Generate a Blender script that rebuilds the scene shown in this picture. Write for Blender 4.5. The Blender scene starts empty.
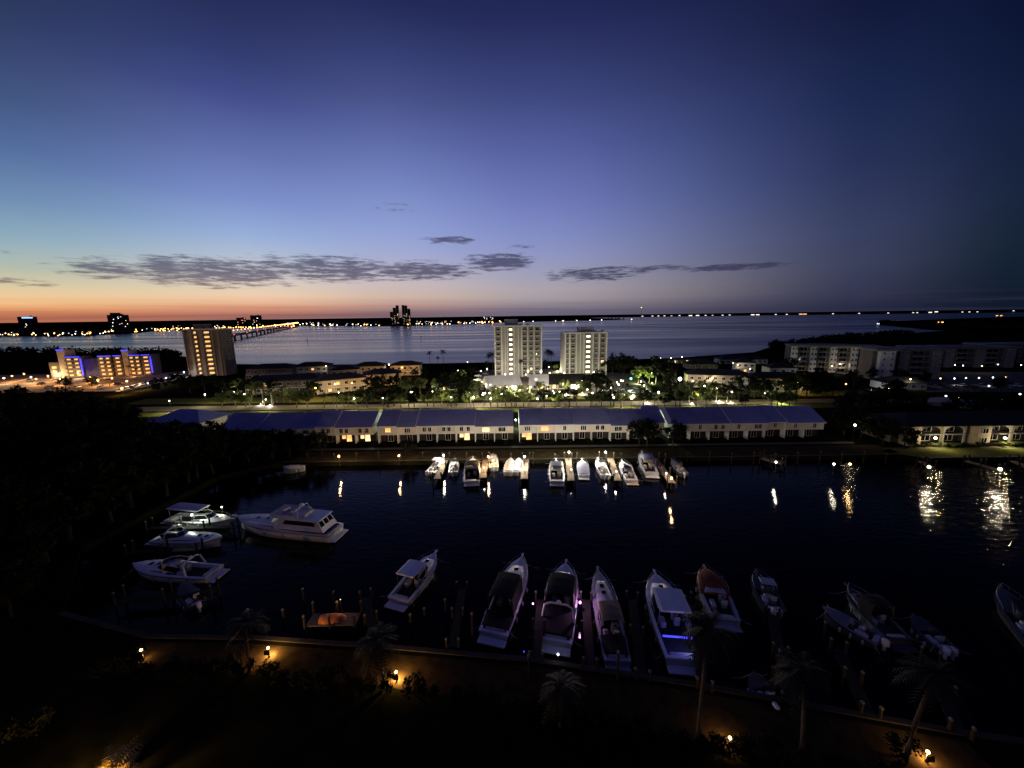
import bpy, math, random
from mathutils import Vector, Matrix, Euler
random.seed(11)
PI = math.pi
sc = bpy.context.scene
COL = sc.collection
# ------------------------------------------------------------------ camera
F = 385.0
CAMZ = 38.0
PITCH = math.atan((384 - 315.6) / F)
ROLL = -math.radians(0.76)
cam_d = bpy.data.cameras.new('camera')
cam_d.sensor_width = 36
cam_d.lens = F / 1024 * 36
cam_d.clip_start = 0.5
cam_d.clip_end = 60000
cam = bpy.data.objects.new('camera', cam_d)
COL.objects.link(cam)
cam.location = (0, 0, CAMZ)
RM = Euler((PI / 2 - PITCH, 0, 0)).to_matrix() @ Matrix.Rotation(ROLL, 3, 'Z')
cam.rotation_euler = RM.to_euler()
sc.camera = cam


def ray(px, py):
    return RM @ Vector(((px - 512) / F, -(py - 384) / F, -1.0))


def P(px, py, z=0.0):
    """where the sight line meets the level z"""
    d = ray(px, py)
    t = (z - CAMZ) / d.z
    return Vector((d.x * t, d.y * t, z))


def PD(px, py, Y):
    d = ray(px, py)
    t = Y / d.y
    return Vector((d.x * t, Y, CAMZ + d.z * t))


WZ = -1.3      # water level
# ------------------------------------------------------------------ materials
def s2l(c):
    return tuple((v / 255 / 12.92) if v <= 10.3 else ((v / 255 + .055) / 1.055) ** 2.4 for v in c)


_M = {}


def mat(name, col, rough=.8, metal=0., var=.3, scale=2.0, spec=.3, bump=0.):
    if name in _M:
        return _M[name]
    m = bpy.data.materials.new(name)
    m.use_nodes = True
    nt = m.node_tree
    b = nt.nodes['Principled BSDF']
    tc = nt.nodes.new('ShaderNodeTexCoord')
    n = nt.nodes.new('ShaderNodeTexNoise')
    n.inputs['Scale'].default_value = scale
    n.inputs['Detail'].default_value = 6
    n.inputs['Roughness'].default_value = .65
    nt.links.new(tc.outputs['Object'], n.inputs['Vector'])
    mr = nt.nodes.new('ShaderNodeMapRange')
    mr.inputs[1].default_value = .3
    mr.inputs[2].default_value = .7
    mr.inputs[3].default_value = 1 - var
    mr.inputs[4].default_value = 1 + var * .6
    nt.links.new(n.outputs['Fac'], mr.inputs[0])
    mx = nt.nodes.new('ShaderNodeMix')
    mx.data_type = 'RGBA'
    mx.blend_type = 'MULTIPLY'
    mx.inputs[0].default_value = 1
    mx.inputs[6].default_value = (*col, 1)
    nt.links.new(mr.outputs[0], mx.inputs[7])
    nt.links.new(mx.outputs[2], b.inputs['Base Color'])
    b.inputs['Roughness'].default_value = rough
    b.inputs['Metallic'].default_value = metal
    b.inputs['Specular IOR Level'].default_value = spec
    if bump:
        bp = nt.nodes.new('ShaderNodeBump')
        bp.inputs['Strength'].default_value = bump
        nt.links.new(n.outputs['Fac'], bp.inputs['Height'])
        nt.links.new(bp.outputs[0], b.inputs['Normal'])
    _M[name] = m
    return m


def emit(name, col, strength, var=.0, scale=1.0, sample=False):
    if name in _M:
        return _M[name]
    m = bpy.data.materials.new(name)
    m.use_nodes = True
    nt = m.node_tree
    b = nt.nodes['Principled BSDF']
    b.inputs['Base Color'].default_value = (*[c * .5 for c in col], 1)
    b.inputs['Emission Color'].default_value = (*col, 1)
    b.inputs['Emission Strength'].default_value = strength
    tc = nt.nodes.new('ShaderNodeTexCoord')
    n = nt.nodes.new('ShaderNodeTexNoise')
    n.inputs['Scale'].default_value = scale
    nt.links.new(tc.outputs['Object'], n.inputs['Vector'])
    mr = nt.nodes.new('ShaderNodeMapRange')
    mr.inputs[1].default_value = .3
    mr.inputs[2].default_value = .7
    mr.inputs[3].default_value = strength * (1 - var)
    mr.inputs[4].default_value = strength * (1 + var)
    nt.links.new(n.outputs['Fac'], mr.inputs[0])
    nt.links.new(mr.outputs[0], b.inputs['Emission Strength'])
    m.cycles.emission_sampling = 'FRONT' if sample else 'NONE'
    _M[name] = m
    return m


white = mat('gelcoat', (.74, .74, .78), .35, var=.12, scale=.8)
offwh = mat('gelcoat_grey', (.40, .42, .46), .45, var=.2, scale=.8)
halfshadegel = mat('gelcoat_half_shade', (.2, .21, .24), .5, var=.3, scale=.8)  # gelcoat with part of the dimness put into its colour
shadegel = mat('gelcoat_shaded', (.055, .06, .075), .45, var=.3, scale=.8)  # gelcoat copy with shade painted in, for boats lying in the dark
canvas = mat('dark_canvas', (.008, .008, .012), .9, var=.3)
canvasbrown = mat('brown_canvas', (.20, .055, .025), .9, var=.35, scale=1.5)
canvastan = mat('tan_canvas', (.24, .18, .10), .9, var=.3, scale=1.5)
canvasblue = mat('blue_grey_canvas', (.28, .30, .42), .85, var=.25, scale=1.5)
darkglass = mat('dark_glass', (.006, .006, .008), .08, var=.1, spec=.5)
steel = mat('steel_tube', (.45, .45, .48), .3, metal=.8, var=.1)
vinyl = mat('seat_vinyl', (.5, .48, .45), .6, var=.15)
shadebark = mat('bark_shaded', (.02, .016, .013), .9)  # bark copy darkened in colour for trees standing unlit
black = mat('black_plastic', (.01, .01, .012), .5, var=.2)
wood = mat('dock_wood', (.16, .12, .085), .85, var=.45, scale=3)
woodd = mat('shaded_dock_wood', (.012, .010, .008), .9, var=.45, scale=3)  # dock wood copy with night shade painted into the colour
pile_m = mat('piling_wood', (.022, .017, .013), .9, var=.4, scale=4)
cap_m = mat('piling_cap', (.10, .10, .10), .6, var=.1)
foliage = mat('foliage', (.075, .095, .032), .75, var=.6, scale=.45, spec=.1)
foliage2 = mat('foliage_lit', (.13, .16, .045), .7, var=.55, scale=.5, spec=.1)  # lighter foliage copy, lamplight on the crowns put into the colour
foliageshade = mat('foliage_shaded', (.009, .012, .006), .8, var=.6, scale=.45, spec=.05)  # foliage copy with shade painted in, for unlit trees and silhouettes
palmleaf = mat('palm_leaf', (.04, .055, .02), .6, var=.5, scale=.8, spec=.15)
bark = mat('bark', (.10, .075, .05), .9, var=.4, scale=3)
palebark = mat('pale_palm_bark', (.30, .27, .22), .9, var=.35, scale=3)
wallw = mat('white_stucco', (.72, .70, .68), .85, var=.12, scale=.25)
wallc = mat('cream_stucco', (.42, .36, .27), .85, var=.18, scale=.3)
wallpink = mat('pink_beige_siding', (.76, .63, .53), .8, var=.15, scale=.4)
wallgreen = mat('grey_green_siding', (.60, .62, .58), .8, var=.15, scale=.4)
wallg = mat('grey_stucco', (.42, .40, .38), .85, var=.18, scale=.3)
wallb = mat('beige_siding', (.78, .69, .60), .8, var=.15, scale=.4)
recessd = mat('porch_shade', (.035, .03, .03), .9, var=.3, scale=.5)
walld = mat('dark_stucco', (.13, .11, .10), .85, var=.2, scale=.3)
trimw = mat('white_trim', (.75, .75, .74), .6, var=.08)
roofblue = mat('blue_metal_roof', (.25, .27, .50), .65, var=.12, scale=.4)
roofblue2 = mat('blue_metal_roof_faded', (.28, .30, .49), .6, var=.2, scale=.25)
roofblue3 = mat('blue_metal_roof_worn', (.22, .235, .43), .7, var=.25, scale=.3)
roofgrey = mat('grey_roof', (.03, .03, .032), .85, var=.3, scale=.6)
roofwhite = mat('white_roof', (.75, .75, .76), .7, var=.15, scale=.3)
roofdark = mat('dark_roof', (.018, .017, .018), .9, var=.3, scale=.6)
asphalt = mat('asphalt', (.05, .048, .045), .9, var=.3, scale=.6)
concrete = mat('concrete', (.28, .26, .23), .85, var=.25, scale=.8)
carw = mat('car_white', (.7, .7, .7), .35, var=.05)
card = mat('car_dark', (.03, .03, .035), .3, var=.1)
cars_ = mat('car_silver', (.35, .36, .38), .3, metal=.4, var=.05)
tyre = mat('tyre', (.012, .012, .012), .9, var=.2)
farwall = mat('far_block_wall', (.035, .035, .04), .9, var=.3, scale=.05)
e_white = emit('lamp_white', (1., .88, .68), 8)
e_cool = emit('lamp_cool', (.88, .95, 1.), 8)
e_warm = emit('lamp_warm', (1., .62, .25), 7)
e_orange = emit('lamp_orange', (1., .40, .08), 8)
e_red = emit('lamp_red', (1., .06, .04), 6)
e_green = emit('lamp_green', (.1, 1., .55), 8)
e_blue = emit('led_blue', (.05, .05, 1.), 1.9, var=.3, scale=.5)
e_winw = emit('window_warm', (1., .50, .16), 1.5, var=.6, scale=.6)
e_winy = emit('window_yellow', (1., .72, .36), 1.6, var=.5, scale=.6)
e_winc = emit('window_cool', (.9, .92, 1.), 1.0, var=.5, scale=.6)
e_gallery = emit('gallery_light', (1., .50, .16), 1.4, var=.6, scale=.5)
e_stair = emit('stair_light', (1., .86, .62), 2.6, var=.4, scale=.5)
e_facol = {}


# ------------------------------------------------------------------ geometry
class MB:
    def __init__(s):
        s.v = []
        s.f = []

    def add(s, vs, fs, M=None):
        o = len(s.v)
        for p in vs:
            p = Vector(p)
            s.v.append(tuple(M @ p) if M is not None else tuple(p))
        s.f += [tuple(i + o for i in f) for f in fs]
        return s

    def box(s, c, d, rz=0, M=None):
        x, y, z = (q / 2 for q in d)
        vs = [(-x, -y, -z), (x, -y, -z), (x, y, -z), (-x, y, -z), (-x, -y, z), (x, -y, z), (x, y, z), (-x, y, z)]
        T = Matrix.Translation(c) @ Matrix.Rotation(rz, 4, 'Z')
        if M is not None:
            T = M @ T
        return s.add(vs, [(0, 3, 2, 1), (4, 5, 6, 7), (0, 1, 5, 4), (1, 2, 6, 5), (2, 3, 7, 6), (3, 0, 4, 7)], T)

    def rbox(s, c, d, ch=.1, rz=0):
        """box with chamfered vertical and top edges"""
        x, y, z = (q / 2 for q in d)
        ch = min(ch, x * .9, y * .9, z * .9)
        def ring(k, zz):
            a, b, e = x - k, y - k, ch
            return [(-a + e, -b, zz), (a - e, -b, zz), (a, -b + e, zz), (a, b - e, zz), (a - e, b, zz), (-a + e, b, zz), (-a, b - e, zz), (-a, -b + e, zz)]
        T = Matrix.Translation(c) @ Matrix.Rotation(rz, 4, 'Z')
        rs = [ring(0, -z), ring(0, z - ch), ring(ch * .7, z)]
        rs = [[tuple(T @ Vector(p)) for p in r] for r in rs]
        return s.loft(rs, True, True, True)

    def loft(s, rings, closed=True, cap0=False, cap1=False):
        o = len(s.v)
        n = len(rings[0])
        for r in rings:
            s.v += [tuple(p) for p in r]
        for i in range(len(rings) - 1):
            for j in range(n if closed else n - 1):
                k = (j + 1) % n
                s.f.append((o + i * n + j, o + i * n + k, o + (i + 1) * n + k, o + (i + 1) * n + j))
        if cap0:
            s.f.append(tuple(o + j for j in reversed(range(n))))
        if cap1:
            s.f.append(tuple(o + (len(rings) - 1) * n + j for j in range(n)))
        return s

    def tube(s, pts, r, n=6, r1=None):
        pts = [Vector(p) for p in pts]
        rings = []
        m = len(pts)
        for i, p in enumerate(pts):
            d = (pts[min(i + 1, m - 1)] - pts[max(i - 1, 0)])
            if d.length < 1e-6:
                d = Vector((0, 0, 1))
            d.normalize()
            u = d.cross(Vector((0, 0, 1)))
            if u.length < .05:
                u = Vector((1, 0, 0))
            u.normalize()
            w = d.cross(u)
            rr = r if r1 is None else r + (r1 - r) * i / (m - 1)
            rings.append([p + (u * math.cos(2 * PI * k / n) + w * math.sin(2 * PI * k / n)) * rr for k in range(n)])
        return s.loft(rings, True, True, True)

    def lathe(s, prof, n=10, c=(0, 0, 0)):
        rings = [[(c[0] + r * math.cos(2 * PI * k / n), c[1] + r * math.sin(2 * PI * k / n), c[2] + z) for k in range(n)] for r, z in prof]
        return s.loft(rings, True, True, True)

    def ball(s, c, r, n=10, m=6):
        return s.lathe([(max(r * math.sin(PI * i / m), r * .02), -r * math.cos(PI * i / m)) for i in range(m + 1)], n, c)

    def prism(s, poly, z0, z1):
        return s.loft([[(x, y, z0) for x, y in poly], [(x, y, z1) for x, y in poly]], True, True, True)

    def mesh(s, name, m, smooth=False):
        me = bpy.data.meshes.new(name)
        me.from_pydata(s.v, [], s.f)
        me.materials.append(m)
        if smooth:
            for p in me.polygons:
                p.use_smooth = True
        me.update()
        return me

    def build(s, name, m, parent=None, smooth=False, loc=(0, 0, 0), rz=0, label=None):
        o = bpy.data.objects.new(name, s.mesh(name, m, smooth))
        COL.objects.link(o)
        o.location = loc
        o.rotation_euler = (0, 0, rz)
        if parent:
            o.parent = parent
        if label:
            o['label'] = label
        return o


def tag(o, label, cat, group=None, kind=None):
    o['label'] = label
    o['category'] = cat
    if group:
        o['group'] = group
    if kind:
        o['kind'] = kind
    return o


def thing(name, label, cat, loc=(0, 0, 0), rz=0, group=None):
    o = bpy.data.objects.new(name, None)
    o.empty_display_size = .3
    COL.objects.link(o)
    o.location = loc
    o.rotation_euler = (0, 0, rz)
    return tag(o, label, cat, group)


def inst(name, me, parent, loc=(0, 0, 0), rz=0, sc_=1):
    o = bpy.data.objects.new(name, me)
    COL.objects.link(o)
    o.parent = parent
    o.location = loc
    o.rotation_euler = (0, 0, rz)
    if sc_ != 1:
        o.scale = (sc_,) * 3
    return o


def dup(root, loc, rz=0, label=None, group=None, scale=1):
    def cp(o, par):
        c = o.copy()
        COL.objects.link(c)
        c.parent = par
        for ch in KIDS.get(o.name, None) or [k for k in o.children]:
            cp(ch, c)
        return c
    r = cp(root, None)
    r.location = loc
    r.rotation_euler = (0, 0, rz)
    r.scale = (scale,) * 3 if not isinstance(scale, tuple) else scale
    if label:
        r['label'] = label
    if group:
        r['group'] = group
    return r


KIDS = {}
ORD = 'first second third fourth fifth sixth seventh eighth ninth tenth eleventh twelfth thirteenth fourteenth fifteenth sixteenth seventeenth eighteenth nineteenth twentieth'.split()


def ordn(i, n=None):
    if n is not None:
        if i == 0:
            return 'leftmost'
        if i == n - 1:
            return 'rightmost'
    if i < 20:
        w = ORD[i]
    else:
        a, b = divmod(i + 1, 10)
        tens = ['', '', 'twent', 'thirt', 'fort', 'fift', 'sixt', 'sevent', 'eight', 'ninet'][a]
        w = tens + 'ieth' if b == 0 else tens + 'y-' + ORD[b - 1]
    return w + ' from left'


def light(parent, loc, energy, col=(1, .85, .65), r=.15, spot=None, aim=None):
    d = bpy.data.lights.new('light', 'SPOT' if spot else 'POINT')
    d.energy = energy
    d.color = col
    d.shadow_soft_size = r
    o = bpy.data.objects.new('lamp_light', d)
    COL.objects.link(o)
    o.parent = parent
    o.location = loc
    if spot:
        d.spot_size = math.radians(spot)
        d.spot_blend = .9
        v = Vector(aim)
        o.rotation_euler = v.to_track_quat('-Z', 'Y').to_euler()
    return o


# ------------------------------------------------------------------ world: dusk sky
world = bpy.data.worlds.new('World')
sc.world = world
world.use_nodes = True
wt = world.node_tree
bg = wt.nodes['Background']


def N(t, **kw):
    n = wt.nodes.new(t)
    for k, v in kw.items():
        setattr(n, k, v)
    return n


def L(a, b):
    wt.links.new(a, b)


def mth(op, a, b=None, c=None, clamp=False):
    n = N('ShaderNodeMath', operation=op, use_clamp=clamp)
    for i, q in enumerate((a, b, c)):
        if q is None:
            continue
        if isinstance(q, (int, float)):
            n.inputs[i].default_value = q
        else:
            L(q, n.inputs[i])
    return n.outputs[0]


def mapr(v, a, b, c=0., d=1., smooth=True):
    n = N('ShaderNodeMapRange', interpolation_type='SMOOTHSTEP' if smooth else 'LINEAR')
    L(v, n.inputs[0])
    for i, q in enumerate((a, b, c, d)):
        n.inputs[i + 1].default_value = q
    return n.outputs[0]


def mixc(f, a, b):
    n = N('ShaderNodeMix', data_type='RGBA')
    if isinstance(f, (int, float)):
        n.inputs[0].default_value = f
    else:
        L(f, n.inputs[0])
    for i, q in ((6, a), (7, b)):
        if isinstance(q, tuple):
            n.inputs[i].default_value = (*q, 1)
        else:
            L(q, n.inputs[i])
    return n.outputs[2]


tc = N('ShaderNodeTexCoord')
sep = N('ShaderNodeSeparateXYZ')
L(tc.outputs['Generated'], sep.inputs[0])
X_, Y_, Z_ = sep.outputs
el = mth('MULTIPLY', mth('ARCSINE', Z_), 180 / PI)
az = mth('MULTIPLY', mth('ARCTAN2', X_, Y_), 180 / PI)


def ramp(stops):
    r = N('ShaderNodeValToRGB')
    e = r.color_ramp
    e.interpolation = 'EASE' if False else 'LINEAR'
    while len(e.elements) < len(stops):
        e.elements.new(.5)
    for q, (d, c) in zip(e.elements, sorted(stops)):
        q.position = d / 60
        q.color = (*s2l(c), 1)
    L(mth('DIVIDE', el, 60., clamp=True), r.inputs[0])
    return r.outputs[0]


def dirpx(px, py):
    d = ray(px, py).normalized()
    return math.degrees(math.atan2(d.x, d.y)), math.degrees(math.asin(d.z))


# colours of the dusk sky along five bearings (bearing, elevation and colour in degrees and sRGB)
KEYS = [
    (24, {2: (42, 54, 88), 20: (45, 58, 94), 60: (54, 70, 110), 100: (64, 84, 127), 150: (82, 108, 156), 200: (111, 142, 178), 235: (140, 170, 188), 250: (158, 180, 186), 268: (180, 188, 172), 285: (216, 202, 165), 297: (241, 202, 152), 303: (245, 194, 138), 309: (228, 155, 106), 316: (185, 112, 84)}),
    (255, {2: (36, 44, 86), 20: (40, 48, 92), 60: (50, 60, 112), 100: (66, 77, 138), 154: (98, 113, 172), 200: (124, 143, 202), 234: (150, 174, 216), 255: (176, 190, 212), 285: (222, 206, 190), 295: (238, 206, 174), 303: (236, 184, 150), 308: (222, 152, 122), 315: (165, 110, 100)}),
    (400, {2: (35, 42, 86), 20: (41, 49, 96), 60: (56, 65, 118), 100: (73, 83, 138), 140: (92, 106, 166), 180: (115, 131, 191), 230: (144, 160, 212), 254: (162, 171, 210), 285: (200, 186, 186), 297: (206, 180, 166), 305: (188, 150, 140), 313: (128, 104, 112)}),
    (540, {2: (33, 40, 84), 20: (37, 44, 91), 60: (50, 58, 110), 100: (64, 74, 129), 150: (86, 97, 160), 200: (110, 122, 185), 230: (128, 138, 195), 254: (143, 150, 195), 275: (158, 158, 182), 290: (172, 162, 170), 299: (165, 155, 160), 306: (138, 128, 140), 313: (108, 100, 120)}),
    (845, {2: (15, 22, 54), 20: (17, 25, 58), 100: (26, 38, 76), 170: (40, 50, 88), 230: (56, 64, 97), 265: (60, 65, 92), 294: (52, 55, 80), 309: (38, 42, 66)}),
    (1005, {2: (8, 17, 44), 20: (9, 18, 46), 100: (16, 28, 58), 200: (24, 36, 60), 240: (22, 36, 54), 274: (18, 32, 48), 306: (14, 24, 40)}),
]
keys = []
for px, tab in KEYS:
    st = [(max(0, dirpx(px, y)[1]), c_) for y, c_ in tab.items()]
    top = max(st)
    st += [(top[0] + 8, tuple(v * .85 for v in top[1])), (48, (31, 30, 74)), (60, (33, 32, 78))]
    keys.append((dirpx(px, 314)[0], ramp(st)))
BACK = ramp([(0, (64, 60, 66)), (10, (60, 58, 74)), (25, (42, 43, 70)), (48, (35, 35, 80)), (60, (37, 37, 88))])
c = keys[0][1]
for (a0, _), (a1, r1) in zip(keys, keys[1:]):
    c = mixc(mth('MULTIPLY', mth('ADD', mapr(az, a0, a1, smooth=False), mapr(az, a0, a1)), .5), c, r1)
c = mixc(mapr(az, 62, 110), c, BACK)
c = mixc(mapr(az, -140, -75), BACK, c)

# broken cloud banks low in the west
cn = N('ShaderNodeTexNoise')
cn.inputs['Scale'].default_value = 1
cn.inputs['Detail'].default_value = 7
cn.inputs['Roughness'].default_value = .66
cmb = N('ShaderNodeCombineXYZ')
L(mth('MULTIPLY', az, .40), cmb.inputs[0])
L(mth('MULTIPLY', el, 2.9), cmb.inputs[1])
L(cmb.outputs[0], cn.inputs['Vector'])


BANKS = [  # centre px, half-size px, weight
    (115, 269, 85, 17, 1.0), (215, 272, 135, 22, 1.2), (330, 269, 120, 20, 1.15), (420, 271, 85, 14, 1.2), (500, 262, 48, 13, 1.3),
    (448, 240, 38, 6, 1.15), (395, 208, 32, 9, .62), (595, 274, 75, 11, 1.1), (640, 269, 60, 7, .9), (735, 267, 72, 5, 1.35), (660, 268, 50, 5, 1.0),
    (20, 282, 60, 6, .9), (10, 250, 22, 6, .6), (520, 247, 22, 4, .85), (270, 283, 60, 8, .7)]
mask = None
for bx, by, hw, hh, wgt in BANKS:
    a0, e0 = dirpx(bx, by)
    a1, _ = dirpx(bx + hw, by)
    a2, _ = dirpx(bx - hw, by)
    _, e1 = dirpx(bx, by - hh)
    _, e2 = dirpx(bx, by + hh)
    da = (a1 - a2) / 2
    de = (e1 - e2) / 2
    u = mth('DIVIDE', mth('SUBTRACT', az, a0), da)
    v = mth('DIVIDE', mth('SUBTRACT', el, e0), de)
    q = mth('MULTIPLY', mth('SUBTRACT', 1., mth('ADD', mth('MULTIPLY', u, u), mth('MULTIPLY', v, v)), clamp=True), wgt)
    mask = q if mask is None else mth('MAXIMUM', mask, q)
dens = mth('ADD', mth('MULTIPLY', mth('SUBTRACT', cn.outputs['Fac'], .5), 2.6), mth('MULTIPLY', mth('SUBTRACT', mth('POWER', mask, .6), .62), 1.3))
cl = mth('MULTIPLY', mapr(dens, .05, .66), mapr(mask, .0, .18))
cl = mth('MULTIPLY', cl, .85)
clc = mixc(mapr(az, -50, 25), mixc(mapr(el, 3.2, 6.0), s2l((112, 96, 106)), s2l((86, 86, 112))), s2l((58, 56, 86)))
c = mixc(cl, c, clc)
# long thin haze layers lying on the horizon
cn2 = N('ShaderNodeTexNoise')
cn2.inputs['Detail'].default_value = 3
cmb2 = N('ShaderNodeCombineXYZ')
L(mth('MULTIPLY', az, .035), cmb2.inputs[0])
L(mth('MULTIPLY', el, 1.7), cmb2.inputs[1])
L(cmb2.outputs[0], cn2.inputs['Vector'])
cn2.inputs['Scale'].default_value = 1.
hz = mth('MULTIPLY', mapr(cn2.outputs['Fac'], .45, .66), mapr(el, 3.0, .2))
c = mixc(mth('MULTIPLY', hz, .30), c, mixc(mapr(az, -45, 10), s2l((120, 66, 66)), s2l((62, 56, 80))))
# physical twilight sky underneath, very weak
nish = N('ShaderNodeTexSky', sky_type='NISHITA')
nish.sun_disc = False
nish.sun_elevation = math.radians(-4)
nish.sun_rotation = math.radians(-48)
addn = N('ShaderNodeMix', data_type='RGBA', blend_type='ADD')
addn.inputs[0].default_value = .0004
L(c, addn.inputs[6])
L(nish.outputs[0], addn.inputs[7])
L(addn.outputs[2], bg.inputs['Color'])
bg.inputs['Strength'].default_value = 1.0

# ------------------------------------------------------------------ setting: ground, water, far shores
def ngon(name, poly, z, m, skirt=0, kind='structure'):
    mb = MB()
    n = len(poly)
    mb.v = [(x, y, z) for x, y in poly]
    mb.f = [tuple(range(n))]
    if skirt:
        mb.v += [(x, y, z - skirt) for x, y in poly]
        mb.f += [(i, i + n, (i + 1) % n + n, (i + 1) % n) for i in range(n)]
    o = mb.build(name, m)
    o['kind'] = kind
    return o


def ground_mat():
    m = mat('dark_grass', (.010, .011, .006), .95, var=.5, scale=.35, spec=.0)
    return m


NEAR = [(260, -4), (200, 5), (80, 22), (40, 29), (18, 34), (2, 37), (-15, 39), (-31, 40.5), (-45, 41), (-60, 45), (-74, 60), (-73, 90), (-62, 98.5)]
BAY = [(900, 760), (420, 540), (300, 440), (235, 372), (140, 332), (60, 322), (-60, 316), (-170, 318), (-260, 335), (-330, 400), (-520, 470), (-1200, 640)]
ground = ngon('ground', [(-1200, -60), (260, -60)] + NEAR + [(104, 98.4), (108, 95.3), (600, 93), (1400, 150)] + BAY, 0, ground_mat(), skirt=4)


def water_mat():
    m = bpy.data.materials.new('water')
    m.use_nodes = True
    nt = m.node_tree
    b = nt.nodes['Principled BSDF']
    b.inputs['Base Color'].default_value = (.001, .0012, .002, 1)
    b.inputs['Roughness'].default_value = .06
    b.inputs['IOR'].default_value = 1.2
    b.inputs['Specular IOR Level'].default_value = .5
    g = nt.nodes.new('ShaderNodeNewGeometry')
    mp = nt.nodes.new('ShaderNodeMapping')
    mp.inputs['Scale'].default_value = (.5, 1.1, 1)
    nt.links.new(g.outputs['Position'], mp.inputs[0])
    n1 = nt.nodes.new('ShaderNodeTexNoise')
    n1.inputs['Scale'].default_value = 1.1
    n1.inputs['Detail'].default_value = 4
    nt.links.new(mp.outputs[0], n1.inputs['Vector'])
    bp = nt.nodes.new('ShaderNodeBump')
    bp.inputs['Strength'].default_value = .12
    bp.inputs['Distance'].default_value = .35
    nt.links.new(n1.outputs['Fac'], bp.inputs['Height'])
    nt.links.new(bp.outputs[0], b.inputs['Normal'])
    sx = nt.nodes.new('ShaderNodeSeparateXYZ')
    nt.links.new(g.outputs['Position'], sx.inputs[0])
    mr = nt.nodes.new('ShaderNodeMapRange')
    mr.interpolation_type = 'SMOOTHSTEP'
    for q, v in enumerate((55, 100, .12, .8)):
        mr.inputs[q + 1].default_value = v
    nt.links.new(sx.outputs[0], mr.inputs[0])
    nt.links.new(mr.outputs[0], bp.inputs['Strength'])
    return m


def bay_mat():
    m = bpy.data.materials.new('bay_water')
    m.use_nodes = True
    nt = m.node_tree
    b = nt.nodes['Principled BSDF']
    b.inputs['Base Color'].default_value = (.006, .012, .10, 1)
    b.inputs['IOR'].default_value = 1.333
    g = nt.nodes.new('ShaderNodeNewGeometry')
    mp = nt.nodes.new('ShaderNodeMapping')
    mp.inputs['Scale'].default_value = (.0016, .012, 1)
    nt.links.new(g.outputs['Position'], mp.inputs[0])
    n0 = nt.nodes.new('ShaderNodeTexNoise')
    n0.inputs['Scale'].default_value = 1
    n0.inputs['Detail'].default_value = 5
    nt.links.new(mp.outputs[0], n0.inputs['Vector'])
    mr = nt.nodes.new('ShaderNodeMapRange')
    mr.inputs[1].default_value = .35
    mr.inputs[2].default_value = .65
    mr.inputs[3].default_value = .17
    mr.inputs[4].default_value = .36
    nt.links.new(n0.outputs['Fac'], mr.inputs[0])
    nt.links.new(mr.outputs[0], b.inputs['Roughness'])
    n1 = nt.nodes.new('ShaderNodeTexNoise')
    n1.inputs['Scale'].default_value = .25
    n1.inputs['Detail'].default_value = 3
    nt.links.new(g.outputs['Position'], n1.inputs['Vector'])
    bp = nt.nodes.new('ShaderNodeBump')
    bp.inputs['Strength'].default_value = .004
    bp.inputs['Distance'].default_value = .8
    nt.links.new(n1.outputs['Fac'], bp.inputs['Height'])
    nt.links.new(bp.outputs[0], b.inputs['Normal'])
    return m


ngon('water', [(-900, -80), (1400, -80), (1400, 160), (-900, 160)], WZ, water_mat())
ngon('bay_water', [(-9000, 160.01), (14000, 160.01), (30000, 40000), (-30000, 40000)], WZ, bay_mat())
farland = mat('far_land', (.004, .004, .004), 1, var=.4, scale=.01, spec=0)
ngon('far_shore', [tuple(P(*q, 0).xy) for q in ((-330, 340), (0, 336), (70, 336), (135, 333), (165, 329.6), (240, 328), (305, 325.6), (400, 326), (450, 324.5), (500, 322.4), (560, 321), (625, 319.6))] +
     [(900, 3600), (1500, 30000), (-40000, 30000), (-9000, 900)], 0, farland, skirt=3)
ngon('far_point', [tuple(P(*q, 0).xy) for q in ((1240, 326), (1100, 330), (1000, 333), (930, 329), (880, 324.5), (895, 321), (1000, 317))] + [(9000, 3500), (9000, 1500)], .0, farland, skirt=3)
ngon('horizon_shore', [(500, 4700), (1500, 4800), (3200, 4800), (6000, 4400), (9000, 4800), (60000, 36000), (0, 36000)], 0, farland, skirt=3)

# roads, lawns, walks as sheets above the ground
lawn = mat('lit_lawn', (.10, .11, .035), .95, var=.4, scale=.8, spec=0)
sand = mat('walk_concrete', (.095, .08, .055), .9, var=.25, scale=.6)


def sheet(name, poly, z, m, kind='structure'):
    return ngon(name, poly, z, m, 0, kind)


sheet('road', [(-180, 159), (160, 158), (185, 140), (192, 141), (166, 166), (-180, 168)], .008, sand)
sheet('lawn', [(-180, 150), (150, 150), (150, 157), (-180, 157)], .004, lawn)
sheet('lawn', [(-180, 173), (165, 172), (170, 184), (-180, 186)], .004, lawn)
sheet('parking_lot', [tuple(P(*q).xy) for q in ((-40, 394), (60, 392), (125, 391), (190, 377), (188, 371), (120, 376), (50, 374), (-40, 376))], .008,
      mat('lot_asphalt', (.16, .12, .09), .9, var=.4, scale=.15))
sheet('parking_lot', [tuple(P(*q).xy) for q in ((470, 396), (548, 397), (600, 396), (655, 398), (640, 374), (590, 371), (545, 369), (485, 370), (476, 380))], .008,
      mat('club_asphalt', (.09, .08, .065), .9, var=.4, scale=.15))
sheet('parking_lot', [tuple(P(*q).xy) for q in ((925, 392), (1060, 392), (1060, 372), (930, 372))], .008, asphalt)
sheet('road', [tuple(P(*q).xy) for q in ((905, 399), (940, 397), (1010, 402), (1060, 405), (1060, 410), (1000, 407), (930, 402))], .012, concrete)
sheet('road', [tuple(P(*q).xy) for q in ((770, 366), (793, 362), (850, 370), (852, 375), (790, 367))], .008, concrete)
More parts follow.
